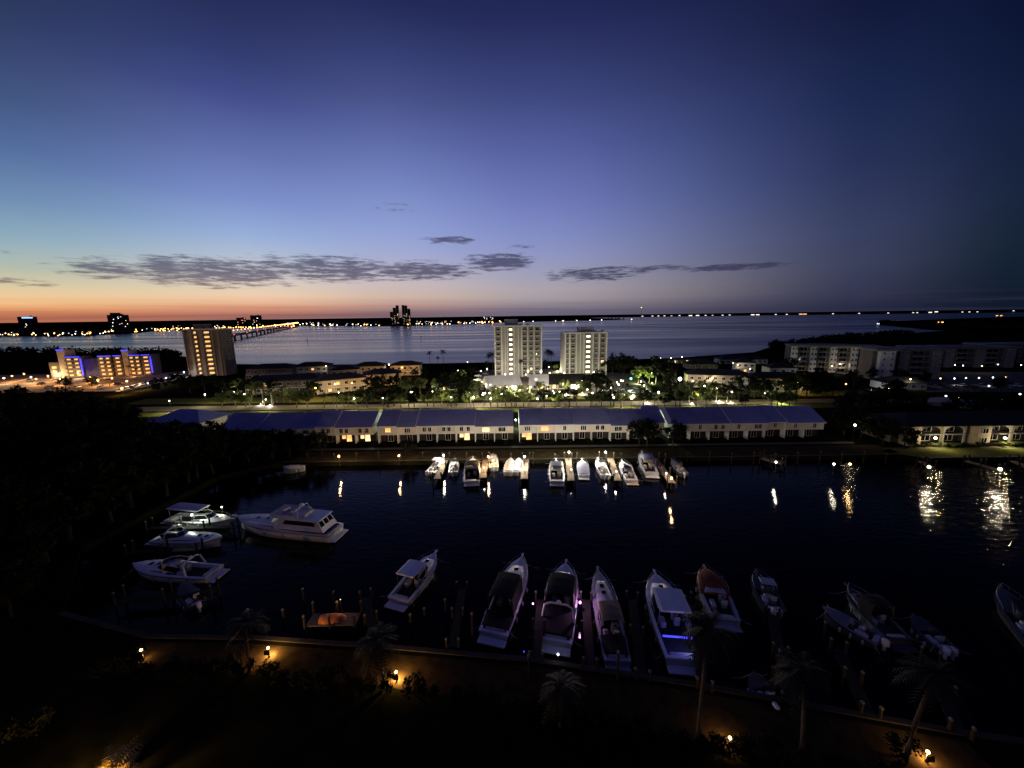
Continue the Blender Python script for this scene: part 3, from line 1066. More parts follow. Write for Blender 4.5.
def terrace(x0, x1, n, label, idx, gablewall=False, ends=True):
    o = thing('terrace', label, 'townhouses', ((x0 + x1) / 2, 112.6, 0), 0, 'blue roofed terraces along the quay')
    w = (x1 - x0) / n
    rnd = random.Random(idx * 7 + 3)
    sec = []
    i = 0
    while i < n:
        k = min(n - i, rnd.choice((1, 2, 2, 3)))
        sec.append((i, k, rnd.choice((-.25, 0, .18, .35)), rnd.choice((-.5, 0, .45))))
        i += k
    D = 12.5
    for si, (i, k, dz, dy) in enumerate(sec):
        a = -((x1 - x0) / 2) + i * w
        ww = k * w
        cx = a + ww / 2
        ez = 5.45 + dz
        # upper storey over a recessed ground floor
        for u in range(k):
            MB().box((a + (u + .5) * w, dy + D / 2, 2.75 + (ez - 2.75) / 2), (w - .02, D, ez - 2.75)).build('upper_wall', rnd.choice((wallb, wallb, wallpink, wallgreen, wallw)), o)
            MB().box((a + (u + .02) * w, dy - .05, 2.8 + (ez - 2.8) / 2 - .2), (.16, .09, ez - 3.2)).build('corner_trim', trimw, o)
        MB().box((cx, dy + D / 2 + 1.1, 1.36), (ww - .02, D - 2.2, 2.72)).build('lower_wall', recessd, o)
        r = MB()
        e0, e1, rid = dy - .75, dy + D + .6, dy + D / 2
        zr = ez + 3.25
        for xa, xb in ((a - .05, a + ww + .05),):
            r.add([(xa, e0, ez - .1), (xb, e0, ez - .1), (xb, rid, zr), (xa, rid, zr), (xa, e1, ez - .1), (xb, e1, ez - .1),
                   (xa, e0, ez - .28), (xb, e0, ez - .28), (xb, rid, zr - .25), (xa, rid, zr - .25), (xa, e1, ez - .28), (xb, e1, ez - .28)],
                  [(0, 1, 2, 3), (3, 2, 5, 4), (6, 9, 8, 7), (9, 10, 11, 8), (0, 6, 7, 1), (4, 5, 11, 10), (0, 3, 9, 6), (3, 4, 10, 9), (1, 7, 8, 2), (2, 8, 11, 5)])
        nn = int(ww / .6)
        for q in range(1, nn):
            xs = a + ww * q / nn
            r.add([(xs - .03, e0, ez - .095), (xs + .03, e0, ez - .095), (xs + .03, rid, zr + .005), (xs - .03, rid, zr + .005), (xs, e0, ez - .035), (xs, rid, zr + .065)],
                  [(0, 4, 5, 3), (4, 1, 2, 5)])
        r.tube([(a, rid, zr + .02), (a + ww, rid, zr + .02)], .13, 6)
        if rnd.random() < .8:
            r.lathe([(.5, 0), (.42, .3), (.1, .42)], 8, (a + ww * rnd.uniform(.3, .7), rid, zr))
        r.build('roof', (roofblue, roofblue2, roofblue3)[rnd.randrange(3)], o)
        # gable triangles closing the ends
        for xe in (a + .01, a + ww - .01):
            MB().add([(xe, dy, ez - .3), (xe, dy + D, ez - .3), (xe, rid, zr - .26)], [(0, 1, 2)]).build('gable', wallw, o)
        MB().box((cx, e0 - .03, ez - .24), (ww, .08, .2)).build('gutter', trimw, o)
        if (rnd.random() < .7) or (si == 0 and gablewall):
            f = MB()
            xa, xb = (a - 1.5, a + .1) if (si == 0 and gablewall) else (a - .14, a + .14)
            f.add([(xa, e0, ez - .2), (xb, e0, ez - .2), (xb, rid, zr + .3), (xa, rid, zr + .3), (xa, e0, ez + .2), (xb, e0, ez + .2)],
                  [(4, 5, 2, 3), (0, 1, 5, 4)])
            f.build('party_parapet', trimw, o)
        for u in range(k):
            ux = a + u * w
            m_ = TH_lit.get((idx, i + u))
            uw = darkglass
            if rnd.random() < .15:
                uw = e_winy if rnd.random() < .6 else e_winw
            for s_ in (-.55, .55):
                window(o, ux + w / 2 + s_ + rnd.choice((-.5, 0, .5)), dy - .035, 4.1 + dz * .6, .95, 1.3, uw)
            window(o, ux + w * .55, dy + 2.16, 1.12, 1.5, 2.1, m_ or darkglass, True, name='patio_door')
            if m_:
                window(o, ux + w * .27, dy + 2.16, 1.5, 1.1, 1.1, m_, True)
            MB().box((ux + .1, dy + 1.08, 1.36), (.2, 2.1, 2.7)).build('party_wall', trimw, o)
            if rnd.random() < .6:
                b = MB().box((ux + w / 2, dy - .12, 2.86), (w - .3, .1, .14))
                b.build('trim_band', trimw, o)
    return o


terrace(-88.5, -42.5, 8, 'leftmost blue roofed townhouse terrace, half hidden behind dark trees', 0)
terrace(-41.0, .2, 7, 'second blue roofed terrace from left, behind the lit boats', 1)
terrace(2.0, 46.2, 8, 'third blue roofed terrace from left, in the middle of the quay', 2)
terrace(47.9, 94.5, 8, 'rightmost blue roofed terrace with white roof dividers', 3, True)
# separate house with a blue roof, left
p_ = P(178, 434, 0)
bh = thing('house', 'separate low house with broad blue roof left of the terraces', 'house', (p_.x, p_.y + 6, 0), -.12)
mb = MB()
hiproof(mb, 19, 12, 4.2, 3.0, .8)
mb.build('roof', roofblue, bh)
MB().box((0, 0, 2.0), (18, 11, 3.98)).build('wall', wallb, bh)
for x in (-6, -2, 2, 6):
    window(bh, x, -5.54, 2.1, 1.4, 1.5)
MB().box((9.4, -5, 1.5), (.4, .4, 3)).build('porch_post', trimw, bh)

# --- condo on the right, floodlit
def condo():
    o = thing('condominium', 'cream two storey condominium above floodlit lawn at the right edge', 'apartment building', (156.5, 104.8, 0), -.004)
    w, d = 92, 11
    MB().box((0, d / 2 + 2.2, 2.9), (w, d - 1.5, 5.8)).build('wall', walld, o)
    mb = MB()
    hiproof(mb, w, d + 1, 6.05, 2.4, .8, 0, d / 2)
    mb.build('roof', roofdark, o)
    n = 14
    for i in range(n):
        x = -w / 2 + (i + .5) * w / n
        bw = w / n
        if i % 3 == 1:
            MB().box((x + bw / 2, 2.9, 2.85), (bw * 1.96, .16, 5.6)).build('porch_shade_panel', recessd, o)  # dark panel painting the shade behind the arches
        if i % 3 == 0:
            MB().box((x, .8, 2.85), (bw * .55, 2.6, 5.7)).build('bay_wing', wallc, o)
            for z in (1.5, 4.2):
                window(o, x, -.54, z, 1.6, 1.3)
        else:
            # arched porch: outline with a round head
            a = MB()
            hw = bw * .42
            pts = [(-bw / 2, 0), (-hw, 0), (-hw, 3.6)] + [(-hw * math.cos(t * PI / 8), 3.6 + 1.5 * math.sin(t * PI / 8)) for t in range(1, 8)] + [(hw, 3.6), (hw, 0), (bw / 2, 0), (bw / 2, 5.7), (-bw / 2, 5.7)]
            nv = len(pts)
            a.add([(x + q[0], 1.2, q[1]) for q in pts] + [(x + q[0], 1.45, q[1]) for q in pts],
                  [tuple(range(nv)), tuple(reversed(range(nv, 2 * nv)))] + [(k, k + nv, (k + 1) % nv + nv, (k + 1) % nv) for k in range(nv)])
            a.build('arch', wallc if i % 2 else wallw, o)
            for z in (1.4, 4.1):
                window(o, x, 2.76, z, 2.6, 1.8, darkglass, True, name='patio_door')
            MB().box((x, 1.1, 2.85), (bw * .84, .9, .18)).build('balcony', trimw, o)
    return o


condo()
for i, (px, x) in enumerate(((935, 119.6), (1004.5, 138.7))):
    p = PD(px, 437.5, 103.3)
    o = MB().rbox((0, .25, 0), (.3, .5, .3), .05).build('wall_floodlight', black, None, loc=(p.x, p.y, p.z))
    tag(o, ('left' if i == 0 else 'right') + ' of two glaring floodlights on the cream condominium', 'floodlight', 'floodlights of the cream condominium')
    inst('bulb', bulbmesh(.34, e_white), o, (0, -.15, -.1))
    light(o, (0, -.75, -.35), 1300, (1, .80, .45), .2)
for i, (x, y, h) in enumerate(((109.3, 102.6, 6.5), (106.5, 106, 8), (104, 110, 8.5), (101.5, 113, 8))):  # trees added to cover the end wall so it reads black
    tree('dark', (x, y), f'added dark tree covering the left end of the cream condominium, {ordn(i)}', h, 'added trees at the condominium end')
for i in range(16):
    p = Vector((112 + i * 2.3 + random.uniform(-.6, .6), 103.3, 0))
    shrub(p, f'rounded hedge shrub at foot of the cream condominium, {ordn(i, 16)}', random.uniform(.7, 1.1), 'shrubs before the condominium')

# ------------------------------------------------------------------ far shore city
def farblock(px, ybase, w, h, label, lit=6, d=None, name='city_building', em=None, step=False, top=None, ws=None):
    p = P(px, ybase, 0)
    o = thing(name, label, 'building', (p.x, p.y, 0), math.atan2(-p.x, p.y) * -1 * -1 if False else -math.atan2(p.x, p.y))
    b = MB().box((0, 0, h / 2), (w, d or w * .6, h))
    if step:
        b.box((-w * .1, 0, h + h * .06), (w * .5, (d or w * .6) * .7, h * .12))
    b.box((w * .2, 0, h + 1.5), (w * .15, w * .15, 3))
    b.build('wall', farwall, o)
    y = -(d or w * .6) / 2 - .2
    rnd = random.Random(px * 3 + w)
    ws = ws or max(1.6, p.y / 900)
    for i in range(lit):
        m_ = em or rnd.choice((e_farw, e_faro, e_farw, e_farc))
        window(o, rnd.uniform(-w * .45, w * .45), y, rnd.uniform(.12, .92) * h, ws * 1.3, ws * .8, m_, False, name='lit_window')
    if top:
        MB().box((0, y - .1, h - 3), (w * .55, .3, 4)).build('roof_sign', top, o)
    return o


e_farw = emit('far_white', (1, .9, .75), 3.0, .3)
e_faro = emit('far_orange', (1, .45, .13), 2.6, .3)
e_farc = emit('far_cool', (.7, .82, 1), 2.2, .3)
e_sign = emit('far_sign', (.25, .5, 1), 2.0)
farblock(31, 334.5, 38, 54, 'dark slab building with small blue sign on the far left skyline', 3, 26, top=e_sign)
farblock(121, 332.5, 50, 57, 'dark broad tower with scattered lights on the far left shore', 14, 30, step=True)
farblock(257, 325.8, 54, 58, 'boxy building standing over the bridge end on the far shore', 8, 30)
farblock(242, 326.3, 42, 46, 'lit block left of the bridge end on far shore', 7, 30, em=e_faro)
# stepped twin towers
for i, (px, w, hs, lb) in enumerate(((395.3, 40, (62, 80, 90), 'left of the twin high towers across the bay, stepping up to right'), (407, 36, (90, 88, 74), 'right of the twin high towers across the bay, stepping down to right'))):
    p = P(px, 325.6, 0)
    o = thing('city_tower', lb, 'high-rise', (p.x, p.y, 0), -math.atan2(p.x, p.y), 'twin towers across the bay')
    for k, h in enumerate(hs):
        x = (k - 1) * w / 3
        MB().box((x, 0, h / 2), (w / 3 - .3, 24 + k, h)).build('wall', farwall, o)
    rnd = random.Random(i)
    for q in range(34):
        k = rnd.randrange(3)
        window(o, (k - 1) * w / 3 + rnd.uniform(-3, 3), -14, rnd.uniform(.08, .6) * hs[k], 1.7, 1.3, rnd.choice((e_winw, e_winc, e_winy)), False, name='lit_window')
fb = [(420, 325, 50, 28), (428, 325, 30, 22), (437, 324.6, 60, 14), (448, 324.3, 40, 18), (472, 323.6, 50, 26), (484, 323.2, 38, 34), (491, 323, 34, 34), (315, 325.8, 60, 20), (330, 326, 80, 16),
      (352, 326, 70, 16), (372, 326, 80, 14), (290, 326, 60, 18), (180, 329, 70, 14), (205, 328.6, 60, 16), (222, 328.4, 40, 14), (85, 335.6, 40, 12), (60, 336, 50, 10), (10, 336, 60, 10), (150, 331, 50, 12), (460, 324, 60, 14)]
fb.sort()
for i, (px, yb, w, h) in enumerate(fb):
    farblock(px, yb - .4, w, h, f'dark low waterfront building with specks of light on the far shore, {ordn(i, len(fb))}', 6, name='waterfront_building')
# lamps along the far shore (orange and white specks)
LF = []
rnd = random.Random(5)
for k in range(84):
    px = rnd.uniform(0, 300)
    yb = 336 - max(0, px - 60) / 240 * 9.5
    LF.append((px, yb - rnd.uniform(.2, 3.4), rnd.choice((e_orange, e_warm, e_white))))
for k in range(40):
    LF.append((155 + k * 2.6 + rnd.uniform(-1, 1), 329.2 - k * .05 + rnd.uniform(-.8, .5), e_orange if k % 5 else e_warm))
for k in range(64):
    px = rnd.uniform(300, 500)
    yb = 325.8 - max(0, px - 400) / 100 * 3
    LF.append((px, yb - rnd.uniform(.1, 2.6), rnd.choice((e_orange, e_warm, e_white, e_white))))
for k in range(14):
    px = rnd.uniform(500, 640)
    LF.append((px, 322 - (px - 500) / 140 * 2.8, rnd.choice((e_warm, e_white))))
for px, py, e in LF:
    h = 8
    p = P(px, py, h)
    r = min(3.4, p.y / 385 * (.52 if e is e_orange else .36))
    lamp(px, py, h, 'tiny glowing street lamp on the far city shore' if e is not e_orange else 'tiny orange street lamp on the far city shore',
         'orange lamps of the far shore' if e is e_orange else 'white lamps of the far shore', e, r, 0, pr=.2, name='shore_lamp')
# horizon lights right of the towers
hl = [(642, 316.2), (652, 316), (658, 316), (664, 315.8), (671, 316), (679, 315.6), (690, 315.6), (697, 315.5), (705, 315.4), (712, 315.3), (722, 315.2), (729, 315), (752, 314.8), (757, 314.8), (775, 314.6),
      (786, 314.4), (800, 314.3), (804, 314.2), (832, 314), (858, 313.6), (887, 313.2), (912, 312.8), (916, 312.7), (929, 312.4), (935, 311.8), (961, 312.2), (968, 312), (976, 312), (1012, 310.8)]
for i, (px, py) in enumerate(hl):
    p = PD(px, py, 5000)
    o = thing('shore_building', f'speck of a lit building on the dark horizon shore, {ordn(i, len(hl))}', 'building', (p.x, p.y, 0), 0, 'lit buildings on the horizon')
    big = px in (752, 757, 800, 804, 929, 935, 697, 690)
    MB().box((0, 0, 9), (60 if big else 34, 30, 18)).build('wall', farwall, o)
    MB().box((0, -15.3, max(8, p.z)), (44 if big else 22, .5, 10 if big else 7)).build('lit_windows', emit('horizon_orange', (1, .5, .2), 1.6) if px in (800, 804, 671, 712) else emit('horizon_white', (1, .85, .72), 1.8), o)
# radio mast with a red light
p = P(641, 319, 0)
o = thing('radio_mast', 'thin mast with a reddish light standing on the far horizon', 'mast', (p.x, p.y, 0))
hm = PD(641, 307.5, p.y).z
MB().tube([(-1, 0, 0), (0, 0, hm)], 1.0, 4, .5).tube([(1, 0, 0), (0, 0, hm)], .8, 4, .4).build('mast_frame', farwall, o)
MB().ball((0, 0, hm), 2.6, 8, 5).build('beacon', e_orange, o)
# point of land on the right
for px, py, w, e, lb in ((940, 322.5, 14, e_faro, 'orange glowing house on the dark point at right'), (999, 315.2, 24, e_faro, 'long orange lit building far out on the right horizon'), (878, 324, 5, e_farc, 'pair of white specks at tip of the dark point')):
    p = P(px, py + 1, 0)
    o = thing('shore_building', lb, 'building', (p.x, p.y, 0), -math.atan2(p.x, p.y))
    mb = MB()
    MB().box((0, 0, 3.5), (w, 10, 7)).build('wall', farwall, o)
    hiproof(mb, w, 10, 7.3, 2, .5)
    mb.build('roof', roofdark, o)
    for k in (-.3, .3):
        window(o, k * w, -5.1, 3.5, w * .3, 3.2, e, False, name='lit_window')


# far woods as one mass each
def wood_mass(name, pts, n, hmin, hmax, size, label, rnd):
    mb = MB()
    for _ in range(n):
        t = rnd.random() * (len(pts) - 1)
        i = int(t)
        a, b = Vector(pts[i]), Vector(pts[i + 1])
        q = a.lerp(b, t - i)
        q = q * (1 + rnd.uniform(0, .12))
        h = rnd.uniform(hmin, hmax)
        leafcloud(mb, Vector((q.x, q.y, h * .45)), h * .62, 26, size, rnd)
    o = mb.build(name, foliageshade)
    return tag(o, label, 'trees', None, 'stuff')


rnd = random.Random(9)
wood_mass('treeline', [tuple(P(px, py).xy) for px, py in ((-60, 336), (70, 334.6), (140, 331.4), (240, 327.4), (310, 325.2), (400, 325.2), (500, 321.8), (625, 319.4))], 420, 7, 15, 4.5, 'dark belt of trees along the far city shore', rnd)
wood_mass('treeline', [tuple(P(px, py).xy) for px, py in ((880, 324), (930, 328), (1000, 331), (1100, 329))], 220, 7, 13, 3.2, 'dark wood covering the point at far right', rnd)
wood_mass('treeline', [(-700, 490), (-520, 425), (-420, 405), (-345, 380), (-300, 345)], 200, 7, 12, 1.5, 'dark wood behind the blue lit hotel', rnd)
wood_mass('treeline', [(250, 372), (330, 430), (430, 500), (620, 600)], 170, 6, 10, 1.6, 'dark wood behind the right white blocks', rnd)


# bridge
def bridge():
    a, b = Vector((-455, 560, 0)), Vector((-1085, 1990, 0))
    d = (b - a)
    Ln = d.length
    ang = math.atan2(d.y, d.x)
    o = thing('bridge', 'long low causeway bridge with orange lights crossing the bay at left', 'bridge', a, ang)
    MB().box((Ln / 2, 0, 7), (Ln, 16, 1.6)).build('deck', walld, o)
    for s in (-1, 1):
        MB().box((Ln / 2, s * 7.8, 8.4), (Ln, .4, 1.1)).build('parapet', wallg, o)
    for k in range(28):
        x = Ln * (k + .5) / 28
        MB().box((x, -5, 2.2), (2.5, 2.2, 8)).box((x, 5, 2.2), (2.5, 2.2, 8)).box((x, 0, 5.9), (2.8, 14, .7)).build('pier', wallg, o)
    for k in range(46):
        t = (k + .5) / 46
        q = a.lerp(b, t)
        r = max(.8, q.y / 385 * .42)
        lamp(0, 0, 9, 'orange lamp on the causeway bridge', 'lamps on the bridge', e_orange if k % 3 else e_warm, r, 0, base=7.8, pr=.15, name='bridge_lamp', loc=(q.x, q.y, 0))
    # cars on the bridge showing tail lights
    for k in range(10):
        t = .06 + k * .075
        q = a.lerp(b, t)
        c_ = thing('car', 'car with red tail lights on the causeway bridge', 'car', (q.x + 3, q.y, 7.85), ang - PI / 2, 'cars on the bridge')
        MB().rbox((0, 0, .75), (1.8, 4.5, .9), .2).rbox((0, -.2, 1.45), (1.5, 2.4, .6), .2).build('body', card, c_)
        for s in (-.7, .7):
            MB().box((s, -2.3, .9), (.9, .1, .7)).build('taillight', e_red, c_)


bridge()
# channel markers out in the bay
for px, py, lb in ((307.5, 342.5, 'channel marker post in the bay, left one'), (421, 339.5, 'channel marker post in the bay, right one')):
    p = P(px, py, WZ)
    o = thing('channel_marker', lb, 'channel marker', (p.x, p.y, WZ))
    MB().tube([(0, 0, -1), (0, 0, 5.5)], .35, 6).build('post', woodd, o)
    MB().box((0, -.4, 5), (1.6, .12, 1.6)).build('daymark', woodd, o)


# ------------------------------------------------------------------ cars
def carproto(m):
    def mk():
        body = MB()
        prof = [(-2.2, .45), (-2.25, .8), (-1.6, .98), (1.2, .98), (2.1, .85), (2.25, .5), (2.2, .35), (-2.2, .32)]
        body.loft([[(x * .92 * 1, y, z) for y, z in prof] for x in (-.92, -.98, .98, .92)], True, True, True)
        cab = MB()
        a = [(-1.75, .97), (-1.2, 1.48), (.35, 1.48), (1.15, .97)]
        cab.loft([[(x * (1 if z < 1.2 else .82), y, z) for y, z in a] for x in (-.84, .84)], True, True, True)
        rf = MB().rbox((0, -.42, 1.5), (1.36, 1.5, .07), .03)
        return body, cab, rf
    b, c_, r = mk()
    return b.mesh('body', m), c_.mesh('cabin_glass', darkglass), r.mesh('roof_panel', m)


CARS = {'white': carproto(carw), 'dark': carproto(card), 'silver': carproto(cars_)}
_wh = MB().tube([(-.11, 0, 0), (.11, 0, 0)], .33, 10).mesh('wheel', tyre)
_hl = MB().rbox((0, 0, 0), (.36, .06, .16), .03)


def car(p, rz, col, label, group, on=None):
    o = thing('car', label, 'car', (p[0], p[1], .01), rz, group)
    b, g, r = CARS[col]
    inst('body', b, o)
    inst('cabin_glass', g, o)
    inst('roof_panel', r, o)
    for x in (-.82, .82):
        for y in (-1.4, 1.4):
            inst('wheel', _wh, o, (x, y, .33))
    if on == 'head':
        for x in (-.62, .62):
            inst('headlight', bulbmesh(.2, e_white), o, (x, 2.2, .68))
    if on == 'tail':
        for x in (-.62, .62):
            inst('taillight', bulbmesh(.22, e_red), o, (x, -2.2, .75))
    return o


cc = 0
for i in range(22):
    px = 118 + i * 3.1
    py = 391.5 - i * .82
    col = ['white', 'white', 'silver', 'white', 'dark'][i % 5]
    car(P(px, py), .9 + random.uniform(-.05, .05), col, f'{col} car in the floodlit row left of the ten storey tower, {ordn(i, 22)}', 'cars in the left parking row')
for i in range(12):
    px, py = 30 + i * 9 + random.uniform(-3, 3), 381 + (i % 3) * 3.5
    car(P(px, py), random.choice((.4, 1.9)), ['silver', 'dark', 'white'][i % 3], f'{["silver", "dark", "white"][i % 3]} car under orange lamps in the hotel car park, {ordn(i, 12)}', 'cars in the hotel car park')
for i in range(9):
    px, py = 479 + (i % 2) * 7 - i * .4, 372.5 + i * 2.1
    car(P(px, py), 1.2, ['dark', 'silver', 'white'][i % 3], f'{["dark", "silver", "white"][i % 3]} car parked left of the white pavilions, {ORD[i]} from the towers', 'cars beside the pavilions')
for i in range(10):
    px, py = 600 + i * 5.2, 384 + (i * 7 % 11)
    car(P(px, py), .2, ['white', 'silver', 'dark'][i % 3], f'{["white", "silver", "dark"][i % 3]} car in the lot below the green lamp, {ordn(i, 10)}', 'cars by the green lamp')
for i in range(10):
    px, py = 934 + i * 9, 388 - (i % 2) * 1.5
    car(P(px, py), .1, ['white', 'dark', 'silver'][i % 3], f'{["white", "dark", "silver"][i % 3]} car in the dark right car park, {ordn(i, 10)}', 'cars in the right car park')
car(P(991, 399), 1.4, 'dark', 'dark car braking with glowing red tail lights on the right road', None, 'tail')
car(P(1008, 401), 1.5, 'white', 'white car with headlights on following along the right road', None, 'head')

# ------------------------------------------------------------------ lamps of the middle distance
ML = [(487, 369), (486, 386), (489.5, 393), (514, 387), (528, 371), (541, 371), (549, 367), (549.6, 373), (531, 387), (529.5, 393), (563, 384), (577.7, 386), (582, 380.5), (588, 378.5), (594, 372), (611, 387.7),
      (618.7, 384.6), (621, 380.5), (613.6, 394), (592.5, 393), (641, 381.5), (644, 385.6), (658.7, 393), (458, 370.5), (467.5, 362), (481, 371), (469.5, 392.5), (411, 392), (536, 379), (556, 376), (602, 391)]
_r = random.Random(77)
ML += [(round(_r.uniform(468, 662), 1), round(_r.uniform(372, 399), 1)) for _ in range(38)]
ML.sort()
for i, (px, py) in enumerate(ML):
    pv = px in (487, 514, 528, 531, 536, 541)
    lamp(px, py, 8.5 if pv else 5.2, f'white globe lamp around the clubhouse and tower car park, {ordn(i, len(ML))}', 'white lamps around the clubhouse', e_white, .32, 7000 if pv else 2600 if i % 3 == 0 or px in (588, 594) else 900 if i % 3 == 1 else 0)
lamp(631, 378.5, 7, 'tall lamp shining green beside the dark trees', None, e_green, .5, 1500, (.15, 1, .6))
lamp(633.5, 396, 2.5, 'large pale oval lamp low on the lawn by the road', None, emit('oval_lamp', (1, .93, .7), 5), .8, 600)
lamp(680, 379, 6, 'most glaring white lamp, left of the beige right villa', None, e_cool, .9, 4500, (1, .95, .85))
for px, py, e, en, lb in ((660.5, 358, e_white, 150, 'left of three shore lamps on the bay wall'), (671, 358, e_white, 150, 'middle of three shore lamps on the bay wall'), (682, 357, e_white, 150, 'right of three shore lamps on the bay wall'),
                          (693, 381, e_orange, 900, 'orange lamp lighting the beige right villa'), (733, 363, e_warm, 240, 'warm lamp on the white house, left one'), (738, 365, e_warm, 240, 'warm lamp on the white house, right one'),
                          (750, 369, e_white, 200, 'white lamp at right corner of the small white house'), (797, 382, e_orange, 1300, 'orange wall lamp at the end of grey house on the right'), (704.5, 386, e_white, 260, 'pale lamp below the beige villa'),
                          (732, 392, e_white, 260, 'pale lamp between palms by the right road'), (712, 378, e_warm, 700, 'warm lamp under the eaves of the beige villa'), (846, 384, e_orange, 300, 'lone orange lamp below the white right blocks'),
                          (855, 425, e_white, 120, 'lone white lamp in the dark right of the terraces'), (910.5, 379, e_warm, 400, 'warm lamp in front of the grey white block'), (898, 377, e_white, 500, 'white lamp beside the low pale house'),
                          (995, 343.5, e_white, 60, 'single white lamp high on the right blocks'), (889, 389, e_white, 100, 'pale lamp by the low pale house path'), (832, 366, e_warm, 800, 'warm terrace lamp of the shore block'), (840, 364, e_white, 300, 'white terrace lamp of the shore block')):
    lamp(px, py, 5.4, lb, None, e, .3, en * 1.5, (1, .5, .16) if e is e_orange else (1, .82, .55))
RL = [(934.5, 365), (955, 365), (963, 365.5), (982, 366), (998, 364.5), (1021, 365), (940.5, 378.5), (954.5, 378.5), (966, 378), (979, 378), (993, 377.5), (1006, 377), (989, 386), (946, 396), (1012, 398), (1020, 394), (958, 397.5)]
RL.sort()
for i, (px, py) in enumerate(RL):
    lamp(px, py, 4, f'small lamp in the dark district at right, {ordn(i, len(RL))}', 'lamps in the dark right district', e_warm if i % 4 == 1 else e_cool, .28, 120 if i % 3 == 0 else 0)
OL = [(4, 378), (12, 376), (24, 374), (36, 379), (48, 376), (60, 379), (70, 372), (78, 373), (90, 377), (104, 371), (112, 378), (127, 381), (56, 373), (98, 380), (31, 377), (140, 384), (122, 388)]
OL.sort()
for i, (px, py) in enumerate(OL):
    lamp(px, py, 3.8, f'orange lamp in the hotel grounds at far left, {ordn(i, len(OL))}', 'orange lamps around the hotel', e_orange if i % 3 else e_warm, .42, 4800, (1, .45, .13) if i % 3 else (1, .7, .35))
WL = [(148, 383), (157, 381), (166, 378), (175, 375), (184, 372), (196, 370), (205, 369.5)]
for i, (px, py) in enumerate(WL):
    lamp(px, py, 3.6, f'white lamp over the parked row beside the left tower, {ordn(i, len(WL))}', 'white lamps over the parking row', e_cool, .32, 1100, (.95, .95, 1))
DL = [(20, 489.5, 'white lamp in the dark left bank, left one'), (29, 491, 'dim lamp in the dark left bank beside the white one'), (110, 479.5, 'lone lamp among the dark trees of the left bank'), (2, 473, 'warm lamp at the left picture edge in dark trees')]
for px, py, lb in DL:
    lamp(px, py, 4, lb, None, e_white, .16 if px != 29 else .1, 30)
# street lamps along the road behind the terraces (light the road and the trees)
SL = [(310, 392, 1), (366, 394, 1), (412, 394, 1), (455, 394, 1), (498, 394, 1), (545, 394, 1), (590, 394, 1), (620, 394, 1), (250, 392, 1), (287, 398, 1), (340, 394, 1), (392, 398, 1), (432, 394, 1), (476, 399, 1), (520, 397, 1), (566, 396, 1), (650, 396, 1), (690, 392, 1), (728, 394, 1), (760, 397, 1), (213, 396, 1), (203, 397, 1)]
for i, (px, py, k) in enumerate(SL):
    p = P(px, 403.5, 0)
    lamp(0, 0, 5, f'street lamp on the road behind the terraces, {ordn(sorted(SL).index((px, py, k)), len(SL))}', 'street lamps behind the terraces', e_white, .2, 3200, (1, .85, .5), loc=(p.x, 156.6 if i % 2 else 169.3, 0))
for i, (x, lb) in enumerate(((-41.8, 'lamp in the gap between the first two terraces'), (1.1, 'lamp in the gap between the middle terraces'), (47.0, 'lamp in the gap before the rightmost terrace'))):
    lamp(0, 0, 3.2, lb, 'lamps in the terrace gaps', e_white, .15, 9000 if x > 40 else 5500, (.85, 1, .72), loc=(x, 126.6, 0))
# uplights in foliage
for i, (px, py, k, h, lb) in enumerate([(238, 392, 'pale', 8, 'tree glowing yellow from a lamp at its foot, left above the blue roofs'), (460, 383, 'pale', 8, 'small tree lit yellow green by the car park'), (438, 393, 'pale', 8, 'tree lit yellow green above the second terrace'),
                                        (638, 383, 'pale', 10, 'tree lit bright green, left of the glowing pair'), (649, 383, 'pale', 10, 'tree lit bright green, right of the glowing pair'), (565, 393, 'pale', 7, 'terrace tree strung with lights before the dark clubhouse'),
                                        (580, 393, 'pale', 6, 'second lit terrace tree before the dark clubhouse'), (556, 371, 'pale', 5, 'small bright tree at the foot between both white towers'), (577, 374, 'pale', 5, 'yellow lit bush tree at foot of the shorter tower'), (775, 402, 'pale', 3.2, 'low bush lit vivid green behind the rightmost terrace')]):
    p = P(px, py)
    tree(k, p, lb, h)
    lamp(0, 0, .7, 'garden uplight below ' + lb.split(',')[0], 'garden uplights', e_white, .15, 13000 if px in (638, 649, 460) else 4500, (.8, 1, .35) if px in (638, 649, 775) else (1, .9, .45), 'garden_light', loc=(p.x + .5, p.y - 3.2, 0))

# ------------------------------------------------------------------ trees
rnd = random.Random(33)
# row behind the terraces
row = []
px = 222
while px < 800:
    row.append(px + rnd.uniform(-3, 3))
    px += rnd.uniform(5, 8.5)
for i, px in enumerate(row):
    k = rnd.choice(('pale', 'green', 'green', 'palm', 'dark'))
    py = rnd.choice((406, 407, 406.5, 407.5, 403, 396.5))
    tree(k, P(px, py), f'{"dark" if k == "dark" else "pale leafy" if k == "pale" else "leafy green" if k == "green" else "feathery"} {"palm" if k == "palm" else "tree"} in the street row behind the terraces, {ordn(i, len(row))}', rnd.uniform(5.5, 9), 'street trees behind the terraces')
for i, (px, py, h) in enumerate(((263, 404, 9), (272, 405, 7.5), (689, 403.5, 10), (716, 401, 8), (727, 402, 8), (645, 402, 9))):
    tree('palepalm', P(px, py), f'palm with pale lit trunk above the blue roofs, {ordn(i, 6)}', h, 'pale trunked palms behind the terraces')
    p = P(px, py)
    lamp(0, 0, .6, f'ground light at foot of a pale palm, {ordn(i, 6)}', 'ground lights of the pale palms', e_white, .12, 2500, (1, .9, .7), 'garden_light', loc=(p.x + .3, p.y - 2, 0))
